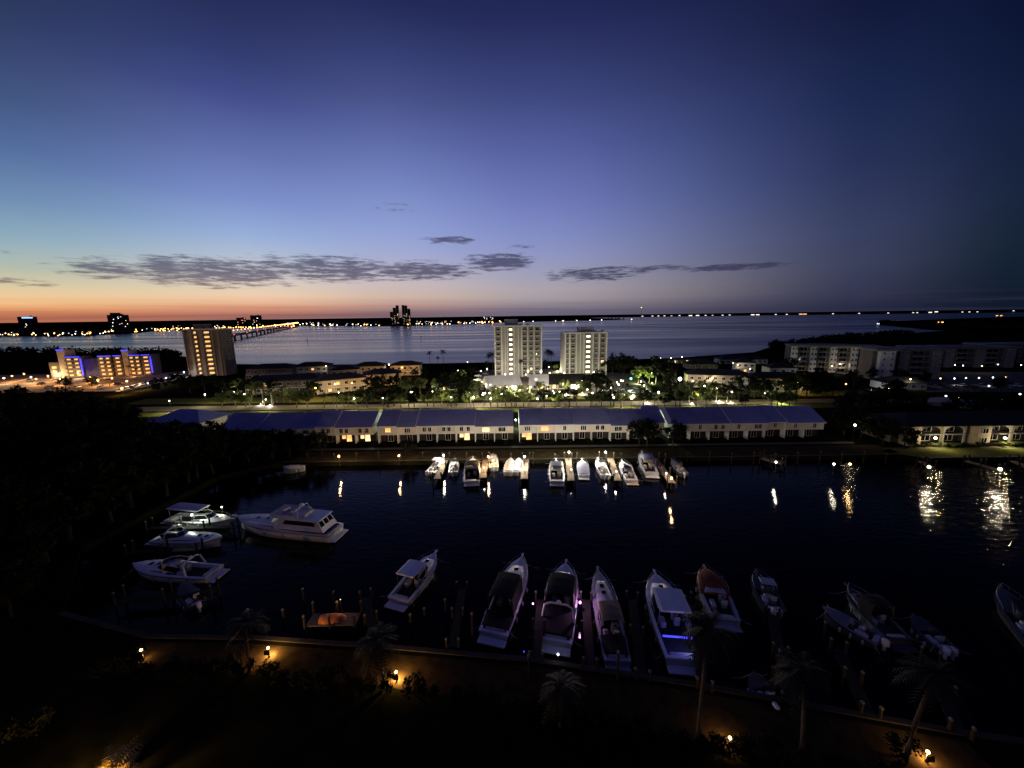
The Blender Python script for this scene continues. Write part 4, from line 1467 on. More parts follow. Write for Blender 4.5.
mid = [(372, 393, 9, 'dark'), (383, 395, 10, 'dark'), (396, 394, 10, 'dark'), (407, 396, 9, 'green'), (420, 394, 9, 'green'), (448, 396, 11, 'dark'), (457, 397, 12, 'dark'), (464, 392, 9, 'dark'), (455, 384, 8, 'dark'), (472, 376, 6, 'dark'),
       (596, 392, 11, 'dark'), (590, 396, 10, 'dark'), (603, 396, 9, 'dark'), (612, 376, 13, 'dark'), (624, 377, 14, 'dark'), (632, 374, 11, 'dark'), (604, 374, 10, 'dark'), (656, 384, 15, 'dark'), (664, 386, 14, 'dark'), (670, 382, 12, 'dark'), (672, 390, 9, 'dark'),
       (700, 393, 7, 'green'), (745, 397, 10, 'dark'), (754, 398, 10, 'dark'), (763, 398, 9, 'dark'), (785, 398, 11, 'dark'), (796, 399, 12, 'dark'), (806, 398, 11, 'dark'), (748, 366, 7, 'dark'), (768, 361, 7, 'dark'), (789, 372, 9, 'dark'), (720, 369, 6, 'dark'),
       (730, 395, 7, 'palm'), (738, 394, 9, 'palm'), (708, 396, 7, 'palm'), (735, 386, 8, 'palm'), (245, 396, 9, 'dark'), (228, 394, 8, 'dark'), (260, 390, 8, 'dark'), (275, 394, 8, 'dark'), (205, 391, 9, 'dark'), (190, 393, 9, 'dark'), (178, 389, 9, 'dark'), (215, 387, 7, 'dark'),
       (160, 393, 8, 'dark'), (425, 377, 6, 'dark'), (416, 378, 6, 'dark'), (540, 392, 6, 'green'), (520, 396, 6, 'green'), (508, 397, 6, 'green'), (496, 398, 6, 'green'), (172, 368, 10, 'dark'), (165, 372, 9, 'dark'), (60, 372, 8, 'palm'), (82, 374, 8, 'palm'), (130, 376, 8, 'palm'), (137, 377, 7, 'palm'), (92, 386, 6, 'dark'), (66, 389, 7, 'dark'), (110, 388, 6, 'palm')]
mid.sort()
for i, (px, py, h, k) in enumerate(mid):
    tree(k, P(px, py), f'{"dark spreading tree" if k == "dark" else "green tree" if k == "green" else "palm"} standing between the bayside buildings, {ordn(i, len(mid))}', h, 'trees between the bayside buildings')
tp = [(430, 368, 13), (444, 370, 15), (438, 368, 9), (489, 374, 14), (493, 377, 16), (487, 378, 11), (548, 374, 17), (551, 372, 15), (545, 376, 11), (697, 370, 10), (521, 378, 12), (612, 371, 10)]
tp.sort()
for i, (px, py, h) in enumerate(tp):
    tree('tallpalm', P(px, py), f'tall slim palm in silhouette near the towers and bay, {ordn(i, len(tp))}', h, 'tall slim palms by the bay')
# dark left bank
n = 0
while n < 74:
    px, py = rnd.uniform(-30, 250), rnd.uniform(404, 505)
    if 130 < px < 250 and py < 436:
        continue
    if px < 40 and 440 < py < 452:
        continue
    p = P(px, py)
    if p.x > -76 and p.y < 99:
        continue
    h = rnd.uniform(9, 13)
    # keep the hotel and house clear
    ym = 386 if px < 55 else 386 + (px - 55) * .25 if px < 125 else 423 if px < 215 else 432
    h = min(h, PD(px, ym, p.y).z)
    if h < 4:
        continue
    tree('dark', p, 'dark tree merging into the black grove on the left bank', h, 'trees of the dark left grove')
    n += 1
for i, (x, y, h) in enumerate(((-75, 56, 12), (-78, 62, 13), (-77, 68, 12.5), (-79, 74, 13.5), (-76, 79, 12), (-77, 86, 13), (-75, 91, 10), (-70, 97, 8), (-66, 101, 6), (-72, 50, 9), (-66, 44.5, 7), (-85, 60, 14), (-86, 70, 14), (-86, 80, 14), (-84, 90, 13), (-62, 102, 5.5), (-57, 101.5, 5))):
    tree('dark', (x, y), 'dark tree merging into the black grove on the left bank', h, 'trees of the dark left grove')
for px, py, h in ((215, 452, 8), (236, 455, 8.5), (255, 456, 8), (272, 458, 8.5), (290, 457, 8), (308, 457, 7.5), (322, 456, 6.5), (262, 447, 7), (285, 449, 6.5), (245, 462, 8)):
    tree('dark', P(px, py), 'dark tree standing on the quay before the leftmost terrace', min(h, PD(px, 431, P(px, py).y).z), 'dark trees before the leftmost terrace')
for px, py, h, lb in ((639, 446, 7.5, 'dark round tree before the third terrace, left one'), (647, 447, 8, 'dark round tree before the third terrace, right one'), (673, 447, 7.5, 'dark round tree before the white gable of the rightmost terrace'),
                      (409, 456, 5, 'leaning dark tree on the quay beside the lit centre console boat')):
    tree('dark', P(px, py), lb, h)
# dark right district
n = 0
while n < 60:
    px, py = rnd.uniform(800, 1060), rnd.uniform(378, 440)
    if py > 425 and px > 880:
        continue
    if 395 < py < 409 and px > 900:
        continue
    if 372 < py < 392 and px > 925:
        continue
    p = P(px, py)
    if py > 404 and px < 830:
        continue
    tree('dark', p, 'dark tree in the unlit park right of the terraces', rnd.uniform(5, 8), 'trees of the dark right park')
    n += 1
for i, x in enumerate(range(-52, 100, 5)):
    shrub((x + rnd.uniform(-1.5, 1.5), 109.9 + rnd.uniform(-.2, .3)), f'low hedge shrub in front of the terraces, {ordn(i, 31)}', rnd.uniform(.5, .85), 'hedge shrubs before the terraces', True)


# ------------------------------------------------------------------ boats
def hw(t, B, bowp=2.9):
    if t < .5:
        return B / 2 * (.9 + .1 * math.sin(PI * t))
    u = (t - .5) / .5
    return max(B / 2 * (1 - u ** bowp), .04)


def boat(name, label, bow, stern, B, hullm=white, deckm=white, top=None, topm=canvas, fs=1.0, fb=1.8, tc_=.5, cabin=.7, cover=None, outboards=0, rail=True, fly=False, console=False, L=None, arch=False,
         windshield=True, dome=False, group=None, platform=True, z=WZ, toplen=.26, hardz=2.1, aft_shade=False):
    bow, stern = Vector((bow[0], bow[1], 0)), Vector((stern[0], stern[1], 0))
    d = bow - stern
    Ln = L or d.length
    d.normalize()
    cpos = bow - d * Ln / 2
    o = thing(name, label, 'boat', (cpos.x, cpos.y, z), math.atan2(d.y, d.x) - PI / 2, group)
    ys = lambda t: -Ln / 2 + Ln * t
    zs = lambda t: fs + (fb - fs) * t ** 1.6
    T = [i / 18 for i in range(19)]
    rings = []
    for t in T:
        w = hw(t, B)
        u = max(0, (t - .5) / .5)
        cf = .9 - .42 * u ** 1.5
        rk = (1 - t) * 0
        yb = ys(t) - (Ln * .05 * u ** 2)
        rings.append([(-w, ys(t), zs(t)), (-w * .985, ys(t) - Ln * .003 * u, zs(t) - .14), (-w * (.95 - .15 * u), yb * .999, zs(t) * .55), (-w * cf, yb, .12), (-w * cf * .6, yb, -.25), (0, yb, -.4 + .35 * u ** 3),
                      (w * cf * .6, yb, -.25), (w * cf, yb, .12), (w * (.95 - .15 * u), yb * .999, zs(t) * .55), (w * .985, ys(t) - Ln * .003 * u, zs(t) - .14), (w, ys(t), zs(t))])
    MB().loft(rings, False, True, False).build('hull', hullm, o, True)
    # stripe / rub rail
    rr_ = MB()
    for s in (-1, 1):
        rr_.tube([(s * (hw(t, B) + .02), ys(t), zs(t) - .16) for t in T], .045, 5)
    rr_.build('rub_rail', black, o)
    # decks
    dk = MB()
    td = [t for t in T if t >= tc_ - .03]
    dk.loft([[(-hw(t, B) + .02, ys(t), zs(t) + .01), (-hw(t, B) * .5, ys(t), zs(t) + .07), (0, ys(t), zs(t) + .1), (hw(t, B) * .5, ys(t), zs(t) + .07), (hw(t, B) - .02, ys(t), zs(t) + .01)] for t in td], False, True)
    g = min(.4, B * .1)
    ta_ = [t for t in T if t <= td[0] + .001]
    for s in (-1, 1):
        dk.loft([[(s * hw(t, B), ys(t), zs(t) + .01), (s * (hw(t, B) - g), ys(t), zs(t) + .05), (s * (hw(t, B) - g), ys(t), .42)] for t in ta_], False)
    dk.box((0, ys(0) + .2, zs(0) - .2), (B * .86, .4, .5))
    dk.build('deck', deckm, o, False)
    so = MB()
    so.loft([[(-(hw(t, B) - g), ys(t), .42), (hw(t, B) - g, ys(t), .42)] for t in ta_], False)
    so.build('cockpit_floor', mat('cockpit_teak', (.03, .026, .024), .8, var=.3, scale=3) if deckm is not shadegel else shadegel, o)
    if platform:
        MB().rbox((0, ys(0) - .55, .32), (B * .84, 1.1, .14), .06).build('swim_platform', deckm, o)
    cw = lambda t: max((hw(t, B) - g - .1), .12)
    if cabin:
        t0, t1 = tc_ - .05, .86
        cr_ = []
        for k in range(9):
            t = t0 + (t1 - t0) * k / 8
            u = k / 8
            h = cabin * (1 - u ** 2.2) + .05
            w = cw(t) * (1 - .12 * u)
            cr_.append([(-w, ys(t), zs(t)), (-w * .96, ys(t), zs(t) + h * .6), (-w * .78, ys(t), zs(t) + h), (0, ys(t), zs(t) + h * 1.08), (w * .78, ys(t), zs(t) + h), (w * .96, ys(t), zs(t) + h * .6), (w, ys(t), zs(t))])
        MB().loft(cr_, False, True, True).build('cabin_trunk', deckm, o, True)
        for t in (.66, .76):
            ht = MB()
            u = (t - t0) / (t1 - t0)
            ht.rbox((0, ys(t), zs(t) + cabin * (1 - u ** 2.2) * 1.08 + .09), (.6, .6, .08), .05)
            ht.build('deck_hatch', darkglass, o)
        for s in (-1, 1):
            pw = MB()
            tt = [t0 + .03 + (t1 - t0 - .2) * k / 4 for k in range(5)]
            pw.loft([[(s * (cw(t) * (1 - .12 * (t - t0) / (t1 - t0)) * .985 + .02), ys(t), zs(t) + cabin * .22), (s * (cw(t) * (1 - .12 * (t - t0) / (t1 - t0)) * .97 + .02), ys(t), zs(t) + cabin * .5 * (1 - ((t - t0) / (t1 - t0)) ** 2.2) + .02)] for t in tt], False)
            pw.build('side_window', darkglass, o)
    zc = zs(tc_) + (cabin or 0)
    if windshield:
        w = cw(tc_ - .04)
        base = [(-w, ys(tc_ - .16), zs(tc_) + .15), (-w * .98, ys(tc_ - .03), zc), (-w * .7, ys(tc_ + .07), zc), (0, ys(tc_ + .1), zc + .05), (w * .7, ys(tc_ + .07), zc), (w * .98, ys(tc_ - .03), zc), (w, ys(tc_ - .16), zs(tc_) + .15)]
        topl = [(x * .86, y - Ln * .05 * (1 if abs(y) >= 0 else 0), zc + (.75 if i not in (0, 6) else .45)) for i, (x, y, z_) in enumerate(base)]
        MB().loft([base, topl], False).build('windshield', darkglass, o)
        MB().tube(topl, .05, 5).tube(base, .04, 5).tube([base[2], topl[2]], .035, 4).tube([base[4], topl[4]], .035, 4).build('windshield_frame', deckm, o)
    # seats and helm
    yh = ys(max(tc_ - .18, .12))
    MB().rbox((B * .18, yh, .85), (.7, .6, .8), .12).rbox((B * .18, yh - .27, 1.35), (.7, .18, .7), .08).build('helm_seat', vinyl, o)
    MB().rbox((-B * .2, yh - .2, .85), (.7, 1.3, .7), .12).build('lounge_seat', vinyl, o)
    MB().rbox((0, ys(.06), .75), (B * .6, .6, .65), .12).build('stern_bench', vinyl, o)
    he = MB().rbox((B * .18, yh + .9, 1.0), (.9, .5, 1.1), .1)
    he.build('helm_console', deckm, o)
    MB().lathe([(.2, 0), (.22, .03), (.2, .06)], 10, (B * .18, yh + .6, 1.45)).build('steering_wheel', black, o)
    if top:
        zt = (zc if cabin else zs(.4)) + hardz - .4 if not fly else zc + 1.6
        yc, ln = ys(tc_ - toplen * .62), Ln * toplen
        w = B * .40
        if top == 'hard':
            tm = MB()
            tm.loft([[(-w * k, yc + y, zt - dz_) for k, dz_ in ((1, .1), (.8, 0), (0, -.06), (-.8, 0), (-1, .1), (-.9, .2), (.9, .2))] for y, kk in ((-ln / 2, 1), (-ln * .2, 1), (ln * .3, 1), (ln / 2, 1))], True, True, True)
            tm.build('hardtop', topm, o)
        else:
            tm = MB()
            tm.loft([[(w * math.cos(a) * (1 if abs(math.cos(a)) < .95 else 1.0), yc + y, zt - .35 + .45 * math.sin(a) * ks) for a in [PI * q / 8 for q in range(9)]] for y, ks in ((-ln / 2, .75), (-ln * .2, 1), (ln * .2, 1), (ln / 2, .8))], False)
            tm.build('canvas_top', topm, o)
            if top == 'enclosed':
                sd = MB()
                for s in (-1, 1):
                    sd.loft([[(s * w, yc - ln / 2, zt - .35), (s * w, yc + ln / 2, zt - .35)], [(s * w * 1.08, yc - ln / 2, zs(.3) + .1), (s * w * 1.08, yc + ln / 2, zs(.4) + .1)]], False)
                sd.build('side_curtain', topm, o)
        for sx in (-1, 1):
            for sy in (-.42, .42):
                MB().tube([(sx * w * 1.05, yc + sy * ln * .9, zs(.35)), (sx * w * .93, yc + sy * ln, zt - .2)], .045, 5).build('top_post', steel, o)
        if dome:
            MB().lathe([(.28, 0), (.3, .12), (.22, .3), (.06, .36)], 10, (0, yc, zt + .05)).build('radar_dome', white, o)
            MB().tube([(w * .6, yc - .3, zt), (w * .6, yc - 1.0, zt + 2.6)], .02, 4, .008).build('antenna', white, o)
    if arch:
        ya = ys(.26)
        w = hw(.26, B) - .1
        MB().tube([(-w, ya - .5, zs(.26)), (-w * .85, ya, zs(.26) + 1.6), (-w * .5, ya + .1, zs(.26) + 1.95), (w * .5, ya + .1, zs(.26) + 1.95), (w * .85, ya, zs(.26) + 1.6), (w, ya - .5, zs(.26))], .14, 6).build('radar_arch', deckm, o)
        MB().lathe([(.28, 0), (.3, .12), (.2, .3), (.05, .36)], 10, (0, ya + .1, zs(.26) + 2.05)).build('radar_dome', white, o)
    if fly:
        w = cw(.4)
        z0, z1 = zc - cabin, zc + 1.4
        MB().loft([[(-w, ys(.05), z0), (w, ys(.05), z0), (w, ys(.5), z0), (w * .55, ys(.62), z0), (-w * .55, ys(.62), z0), (-w, ys(.5), z0)],
                   [(-w * .9, ys(.11), z1), (w * .9, ys(.11), z1), (w * .9, ys(.47), z1), (w * .5, ys(.53), z1), (-w * .5, ys(.53), z1), (-w * .9, ys(.47), z1)]], True, True, True).build('deckhouse', deckm, o)
        fr = lambda k, q: (k * w * (1 - .1 * q), ys(.05 + .06 * q) - .03, z0 + (z1 - z0) * q)
        for s in (-1, 1):
            MB().loft([[(s * (w * (1 - .1 * q) + .025), ys(t + (.045 - .1 * (t > .3)) * q), z0 + (z1 - z0) * q) for t in (.10, .22, .34, .46)] for q in (.5, .88)], False).build('side_window', darkglass, o)
            MB().add([fr(s * .98, .48), fr(s * .98, .88), (s * (w * .91 + .03), ys(.14), z0 + (z1 - z0) * .88), (s * (w * .95 + .03), ys(.085), z0 + (z1 - z0) * .48)], [(0, 1, 2, 3)]).build('corner_window', darkglass, o)
        for k in (-.62, 0, .62):
            MB().add([fr(k - .26, .42), fr(k + .26, .42), fr(k + .24, .9), fr(k - .24, .9)], [(0, 1, 2, 3)]).build('aft_window', darkglass, o)
        MB().add([(-w * .5, ys(.6) + .04, z0 + .6), (w * .5, ys(.6) + .04, z0 + .6), (w * .46, ys(.545) + .04, z1 - .25), (-w * .46, ys(.545) + .04, z1 - .25)], [(0, 1, 2, 3)]).build('windshield', darkglass, o)
        fl_ = MB()
        fl_.rbox((0, ys(.31), zc + 1.5), (w * 1.95, Ln * .46, .2), .08)
        for s in (-1, 1):
            fl_.rbox((s * w * .95, ys(.43), zc + 1.85), (.12, Ln * .24, .55), .05)
        fl_.rbox((0, ys(.55), zc + 1.85), (w * 1.9, .14, .6), .05)
        fl_.build('flybridge', deckm, o)
        MB().rbox((0, ys(.47), zc + 2.0), (w * .9, .7, .9), .12).rbox((0, ys(.4), zc + 1.85), (w * 1.0, .6, .6), .1).rbox((0, ys(.27), zc + 1.85), (w * 1.3, 1.2, .5), .15).build('flybridge_seat', vinyl, o)
        MB().tube([(-w * .9, ys(.28), zc + 1.6), (-w * .7, ys(.31), zc + 3.0), (w * .7, ys(.31), zc + 3.0), (w * .9, ys(.28), zc + 1.6)], .1, 6).build('radar_arch', deckm, o)
        MB().lathe([(.4, 0), (.42, .2), (.3, .45), (.06, .55)], 10, (0, ys(.31), zc + 3.1)).build('radar_dome', white, o)
    if rail:
        r = MB()
        tr_ = [t for t in T if t >= .5]
        for s in (-1, 1):
            r.tube([(s * max(hw(t, B) - .08, .03), ys(t), zs(t) + (.65 if t > .52 else .3)) for t in tr_], .022, 4)
            for t in tr_[::2]:
                r.tube([(s * max(hw(t, B) - .1, .03), ys(t), zs(t)), (s * max(hw(t, B) - .08, .03), ys(t), zs(t) + .65)], .018, 4)
        r.build('bow_rail', steel, o)
        MB().box((0, ys(1) + .25, zs(1) + .08), (.3, .9, .1)).build('bow_pulpit', deckm, o)
    if cover:
        tt = [t for t in T if (.02 <= t <= cover[1]) and t >= cover[0]]
        mb_ = MB()
        mb_.loft([[(hw(t, B) * 1.01 * math.cos(a), ys(t), zs(t) + .04 + (.2 + (cover[2] if len(cover) > 2 else .5) * math.sin(PI * (t - cover[0]) / (cover[1] - cover[0]))) * math.sin(a)) for a in [PI * q / 8 for q in range(9)]] for t in tt], False, True, True)
        mb_.build('boat_cover', topm, o)
    if aft_shade:
        tt = [t for t in T if .04 <= t <= tc_ - toplen * .9]
        MB().loft([[((hw(t, B) - .12) * math.cos(a), ys(t), zs(t) + .08 + .32 * math.sin(a)) for a in [PI * q / 8 for q in range(9)]] for t in tt], False, True, True).build('cockpit_shade_cover', canvas, o)  # black cover added so the stern is lost in shade
    if not rail or cabin:
        for sx in (-1, 1):
            for t in (.22, .42, .6):
                x = sx * (hw(t, B) + .13)
                MB().lathe([(.03, .36), (.12, .28), (.13, 0), (.12, -.28), (.03, -.36)], 8, (x, ys(t), zs(t) * .55)).build('fender', canvasblue, o, True)
        for sx, t, dx, dy in ((-1, .06, -1.6, -.8), (1, .06, 1.6, -.8), (-1, .9, -2.0, .6), (1, .9, 2.0, .6)):
            a_ = Vector((sx * (hw(t, B) - .1), ys(t), zs(t) + .08))
            e_ = Vector((sx * (B / 2 + .9), ys(t) + dy, .9))
            MB().tube([a_, (a_ + e_) / 2 + Vector((0, 0, -.25)), e_], .022, 4).build('mooring_line', wallg, o)
    for k in range(outboards):
        x = (k - (outboards - 1) / 2) * .75
        MB().rbox((x, ys(0) - .45, 1.15), (.5, .75, .75), .15).rbox((x, ys(0) - .4, .45), (.22, .35, 1.2), .06).build('outboard_motor', white if k % 2 == 0 else offwh, o)
    if console:
        MB().rbox((0, ys(.48), 1.2), (1.0, 1.0, 1.5), .2).build('centre_console', deckm, o)
        MB().rbox((0, ys(.36), .95), (1.1, .6, 1.0), .12).build('leaning_post', vinyl, o)
        MB().rbox((0, ys(.46), 3.0), (B * .62, Ln * .22, .1), .04).build('t_top', topm, o)
        tt = MB()
        for sx in (-1, 1):
            for sy in (.4, .53):
                tt.tube([(sx * .5, ys(.46), .6), (sx * B * .27, ys(sy), 2.98)], .04, 5)
        tt.build('t_top_frame', steel, o)
    return o


def BP(a, za=.9):
    return P(a[0], a[1], WZ + za)


# near row, bows towards the basin
b1 = boat('motor_cruiser', 'white cruiser with flat pale hardtop, leftmost of the near row', BP((435, 553), 1.8), BP((398, 600), .9), 3.8, top='hard', topm=white, tc_=.56, toplen=.34, cabin=.6, hardz=2.0)
b2 = boat('motor_cruiser', 'white cruiser with black covered midship and pink lit side rail, second of the near row', BP((522, 556), 1.9), BP((493, 634), .9), 4.2, top='enclosed', topm=canvas, tc_=.58, toplen=.34, cabin=.75, arch=False, aft_shade=True)
b3 = boat('motor_cruiser', 'white cruiser with broad black cockpit canvas and pink lit starboard side', BP((566, 562), 1.9), BP((555, 642), .9), 4.5, top='enclosed', topm=canvas, tc_=.68, toplen=.30, cabin=.5, arch=True, aft_shade=True)
b4 = boat('motor_cruiser', 'narrow cruiser with tan canvas, glowing pink along its port side', BP((598, 570), 1.8), BP((618, 662), .9), 3.3, deckm=offwh, top='canvas', topm=canvastan, tc_=.45, toplen=.22, cabin=.7, aft_shade=True)
b5 = boat('motor_yacht', 'large white cruiser with blue lit cockpit in the near row', BP((655, 573), 2.1), BP((685, 661), 1.0), 4.7, top='hard', topm=white, tc_=.62, toplen=.30, cabin=.8, fs=1.2, fb=2.1, hardz=2.0)
b6 = boat('motor_cruiser', 'cruiser with reddish brown canvas over its foredeck', BP((705, 568), 1.8), BP((726, 620), .9), 3.9, deckm=offwh, topm=canvasbrown, cover=(.42, .98, .7), tc_=.5, cabin=.5, windshield=False, dome=False)
b7 = boat('fishing_boat', 'small dark fishing boat with pale top frame right of the brown canvas boat', BP((757, 575), 1.4), BP((775, 612), .7), 3.0, hullm=shadegel, deckm=shadegel, topm=offwh, console=True, cabin=0, windshield=False, outboards=2, platform=False)
b8 = boat('motor_cruiser', 'dark cruiser with pale gunwale pointing up left, upper of the pair at lower right', BP((848, 588), 1.6), BP((900, 640), .9), 3.3, hullm=halfshadegel, deckm=shadegel, topm=canvas, top='enclosed', tc_=.6, cabin=.4)
b9 = boat('skiff', 'grey open boat beside the dark cruiser, lower of the pair at lower right', BP((822, 610), 1.2), BP((880, 642), .8), 2.7, hullm=shadegel, deckm=halfshadegel, cabin=0, windshield=False, rail=False, outboards=1, platform=False)
b10 = boat('fishing_boat', 'dim fishing boat at far right edge of the near docks', BP((1001, 590), 1.4), BP((1044, 650), .8), 3.2, hullm=shadegel, deckm=shadegel, topm=canvas, console=True, cabin=0, windshield=False, outboards=2, platform=False)
b11 = boat('skiff', 'barely lit skiff among dark slips right of the lower right pair', BP((912, 618), 1.2), BP((946, 650), .8), 2.6, hullm=shadegel, deckm=shadegel, cabin=0, windshield=False, rail=False, outboards=2, platform=False)
b12 = boat('skiff', 'small skiff with pale bow showing below the brown canvas boat', BP((752, 676), 1.2), BP((772, 706), .8), 2.2, hullm=offwh, deckm=shadegel, cabin=0, windshield=False, rail=False, outboards=1, platform=False)
# left group
bl1 = boat('trawler_yacht', 'big white flybridge yacht with radar dome moored at left', BP((236, 518), 1.9), BP((336, 531), 1.2), 5.0, cabin=.6, fly=True, fs=1.5, fb=2.4, tc_=.55, windshield=False)
bl2 = boat('cabin_boat', 'small cabin boat brightly floodlit in white beside the big yacht', BP((232, 521), 1.3), BP((172, 517), .9), 3.6, cabin=.4, top='hard', topm=white, tc_=.62, toplen=.5, windshield=True)
bl3 = boat('motor_cruiser', 'white covered cruiser with bow to the right, upper of two below the floodlit boat', BP((223, 540), 1.2), BP((158, 537), .9), 3.6, topm=canvasblue, cabin=.55, tc_=.35, arch=True, rail=False)
bl4 = boat('motor_cruiser', 'white sport boat with raked arch and bow to the left, lower of the two', BP((133, 566), 1.3), BP((215, 572), .9), 3.8, deckm=white, cabin=.55, tc_=.55, arch=True, rail=False)
bl5 = boat('skiff', 'faint grey skiff in the dark below the left sport boat', BP((182, 588), 1.0), BP((198, 606), .7), 2.2, hullm=shadegel, deckm=shadegel, cabin=0, windshield=False, rail=False, outboards=1, platform=False)
bl6 = boat('skiff', 'covered skiff lying at quay below the leftmost terrace', BP((283, 470), 1.0), BP((305, 467.5), .7), 2.3, hullm=offwh, deckm=offwh, topm=canvasblue, cover=(.02, .95, .3), cabin=0, windshield=False, rail=False, platform=False)
o = lamp(0, 0, 3.4, 'work lamp hanging over the small floodlit cabin boat', None, e_cool, .18, 500, (.9, 1, .8), 'work_lamp', WZ, loc=(bl2.location.x + .6, bl2.location.y - 2.6, 0))
lamp(0, 0, 2.2, 'dock lamp behind the small floodlit cabin boat', None, e_white, .14, 260, (.95, 1, .55), 'work_lamp', WZ, loc=(bl2.location.x + 2.2, bl2.location.y + 2.6, 0))
# far docks
FB = [
    ('fishing_boat', 'small lit boat tied at the leftmost finger dock', (444, 459), (430, 473), 3.0, dict(console=True, cabin=0, windshield=False, outboards=2, platform=False, topm=white)),
    ('fishing_boat', 'small dark boat between the leftmost finger dock and the floodlit cruiser', (455, 462), (453, 473), 2.6, dict(hullm=offwh, deckm=offwh, console=True, cabin=0, windshield=False, outboards=1, platform=False, topm=canvas)),
    ('motor_cruiser', 'floodlit white cruiser with stern toward the water, left of the second finger dock', (473, 460), (471.5, 482), 4.2, dict(top='enclosed', topm=canvas, tc_=.55, cabin=.6, arch=True)),
    ('fishing_boat', 'boat in orange lamplight right of the second finger dock', (493, 457), (494, 468), 2.6, dict(console=True, cabin=0, windshield=False, outboards=1, platform=False, topm=offwh)),
    ('covered_boat', 'boat under grey white cover on a lift, left of a pair', (511, 460), (508, 473), 2.5, dict(topm=offwh, cover=(.02, .98, .4), cabin=0, windshield=False, rail=False, platform=False)),
    ('covered_boat', 'boat under grey white cover on a lift, right of a pair', (519, 460), (517, 473), 2.5, dict(topm=offwh, cover=(.02, .98, .4), cabin=0, windshield=False, rail=False, platform=False)),
    ('motor_cruiser', 'floodlit white cruiser left of the third finger dock', (556, 462), (557, 482), 3.8, dict(top='hard', topm=offwh, tc_=.55, cabin=.6)),
    ('motor_cruiser', 'boat with blue grey cover right of the third finger dock', (582, 462), (584, 476), 3.0, dict(topm=canvasblue, cover=(.02, .8, .5), cabin=0, windshield=False)),
    ('fishing_boat', 'slim white boat left of the fourth finger dock', (598, 461), (606, 476), 2.8, dict(console=True, cabin=0, windshield=False, outboards=2, platform=False, topm=canvas)),
    ('motor_cruiser', 'white boat with raised bow right of the fourth finger dock', (622, 463), (632, 481), 3.2, dict(tc_=.5, cabin=.5)),
    ('motor_cruiser', 'larger pale cruiser with dark windscreen left of the last finger dock', (642, 454), (652, 474), 3.8, dict(top='canvas', topm=canvasblue, tc_=.55, cabin=.6)),
    ('fishing_boat', 'dim small boat right of the last finger dock', (672, 462), (684, 474), 2.6, dict(hullm=shadegel, deckm=offwh, console=True, cabin=0, windshield=False, outboards=1, platform=False, topm=canvas)),
]
for nm, lb, bw, st, B, kw in FB:
    boat(nm, lb, BP(bw, 1.2), BP(st, .8), B, **kw)


# docks
def dock(a, b, w, label, m=wood, pil=True, z=.05, group=None, ph=1.6):
    a, b = Vector((a[0], a[1], 0)), Vector((b[0], b[1], 0))
    d = b - a
    Ln = d.length
    o = thing('dock', label, 'dock', (a.x, a.y, 0), math.atan2(d.y, d.x), group)
    mb = MB()
    n = max(3, int(Ln / .3))
    for i in range(n):
        mb.box(((i + .5) * Ln / n, 0, z), (Ln / n - .02, w, .07))
    for s in (-.4, .4):
        mb.box((Ln / 2, s * w, z - .15), (Ln, .12, .2))
    mb.build('deck', m, o)
    if pil:
        k = max(2, int(Ln / 5))
        for i in range(k + 1):
            for s in (-1, 1):
                c_ = MB().tube([(i * Ln / k, s * (w / 2 + .16), -3), (i * Ln / k, s * (w / 2 + .16), ph)], .15, 7).build('piling', pile_m, o)
                MB().lathe([(.19, ph), (.16, ph + .1), (.02, ph + .22)], 7, (i * Ln / k, s * (w / 2 + .16), 0)).build('piling_cap', cap_m, c_)
    return o


def mooring_pile(px, py0, h, label, loc=None):
    p = P(px, py0, WZ) if loc is None else Vector(loc)
    o = thing('mooring_post', label, 'mooring post', (p.x, p.y, WZ), 0, 'mooring posts in the basin')
    MB().tube([(0, 0, -1), (0, 0, h)], .16, 7, .13).build('post', pile_m, o)
    MB().lathe([(.2, h), (.17, h + .1), (.02, h + .25)], 7).build('cap', cap_m, o)
    return o


FD = [(446, 437, 479, 'finger dock beside the leftmost lit boat'), (486, 483, 478, 'finger dock under the second quay lamp'), (526, 524, 479, 'finger dock under the third quay lamp'), (568, 571, 481, 'finger dock between the blue covered and floodlit boats'), (610, 618, 481, 'finger dock among the pale boats right of centre'), (655, 672, 483, 'last finger dock, orange lit at its tip')]
for px0, px1, py1, lb in FD:
    dock(P(px0, 458.5), P(px1, py1), 1.7, lb, group='finger docks along the far quay')
QL = [(339, 456, e_warm, 700, 'leftmost quay lamp, glowing orange on the water edge'), (399, 455.5, e_warm, 600, 'second quay lamp from left, left of the boats'), (443.5, 455, e_cool, 900, 'pale green white lamp at the first finger dock'), (488.3, 456.5, e_warm, 1100, 'orange quay lamp above the floodlit cruiser'),
      (524.5, 456.5, e_white, 1300, 'bright quay lamp at the third finger dock'), (569, 452, e_white, 1300, 'bright round quay lamp right of the third terrace start'), (605.5, 452, e_white, 1300, 'bright quay lamp above the fourth finger dock'), (671.5, 478, e_warm, 700, 'low lamp at the tip of the last finger dock'),
      (776, 462, e_cool, 260, 'white dock lamp right of all boats, left of two'), (850, 464, e_warm, 200, 'small lamp on the quay far right of the boats'), (834, 464, e_white, 120, 'tiny white lamp on the quay left of the small warm one')]
e_q = {'lamp_warm': emit('quay_warm', (1, .62, .25), 6), 'lamp_cool': emit('quay_cool', (.86, .95, 1), 5), 'lamp_white': emit('quay_white', (1, .88, .66), 6)}
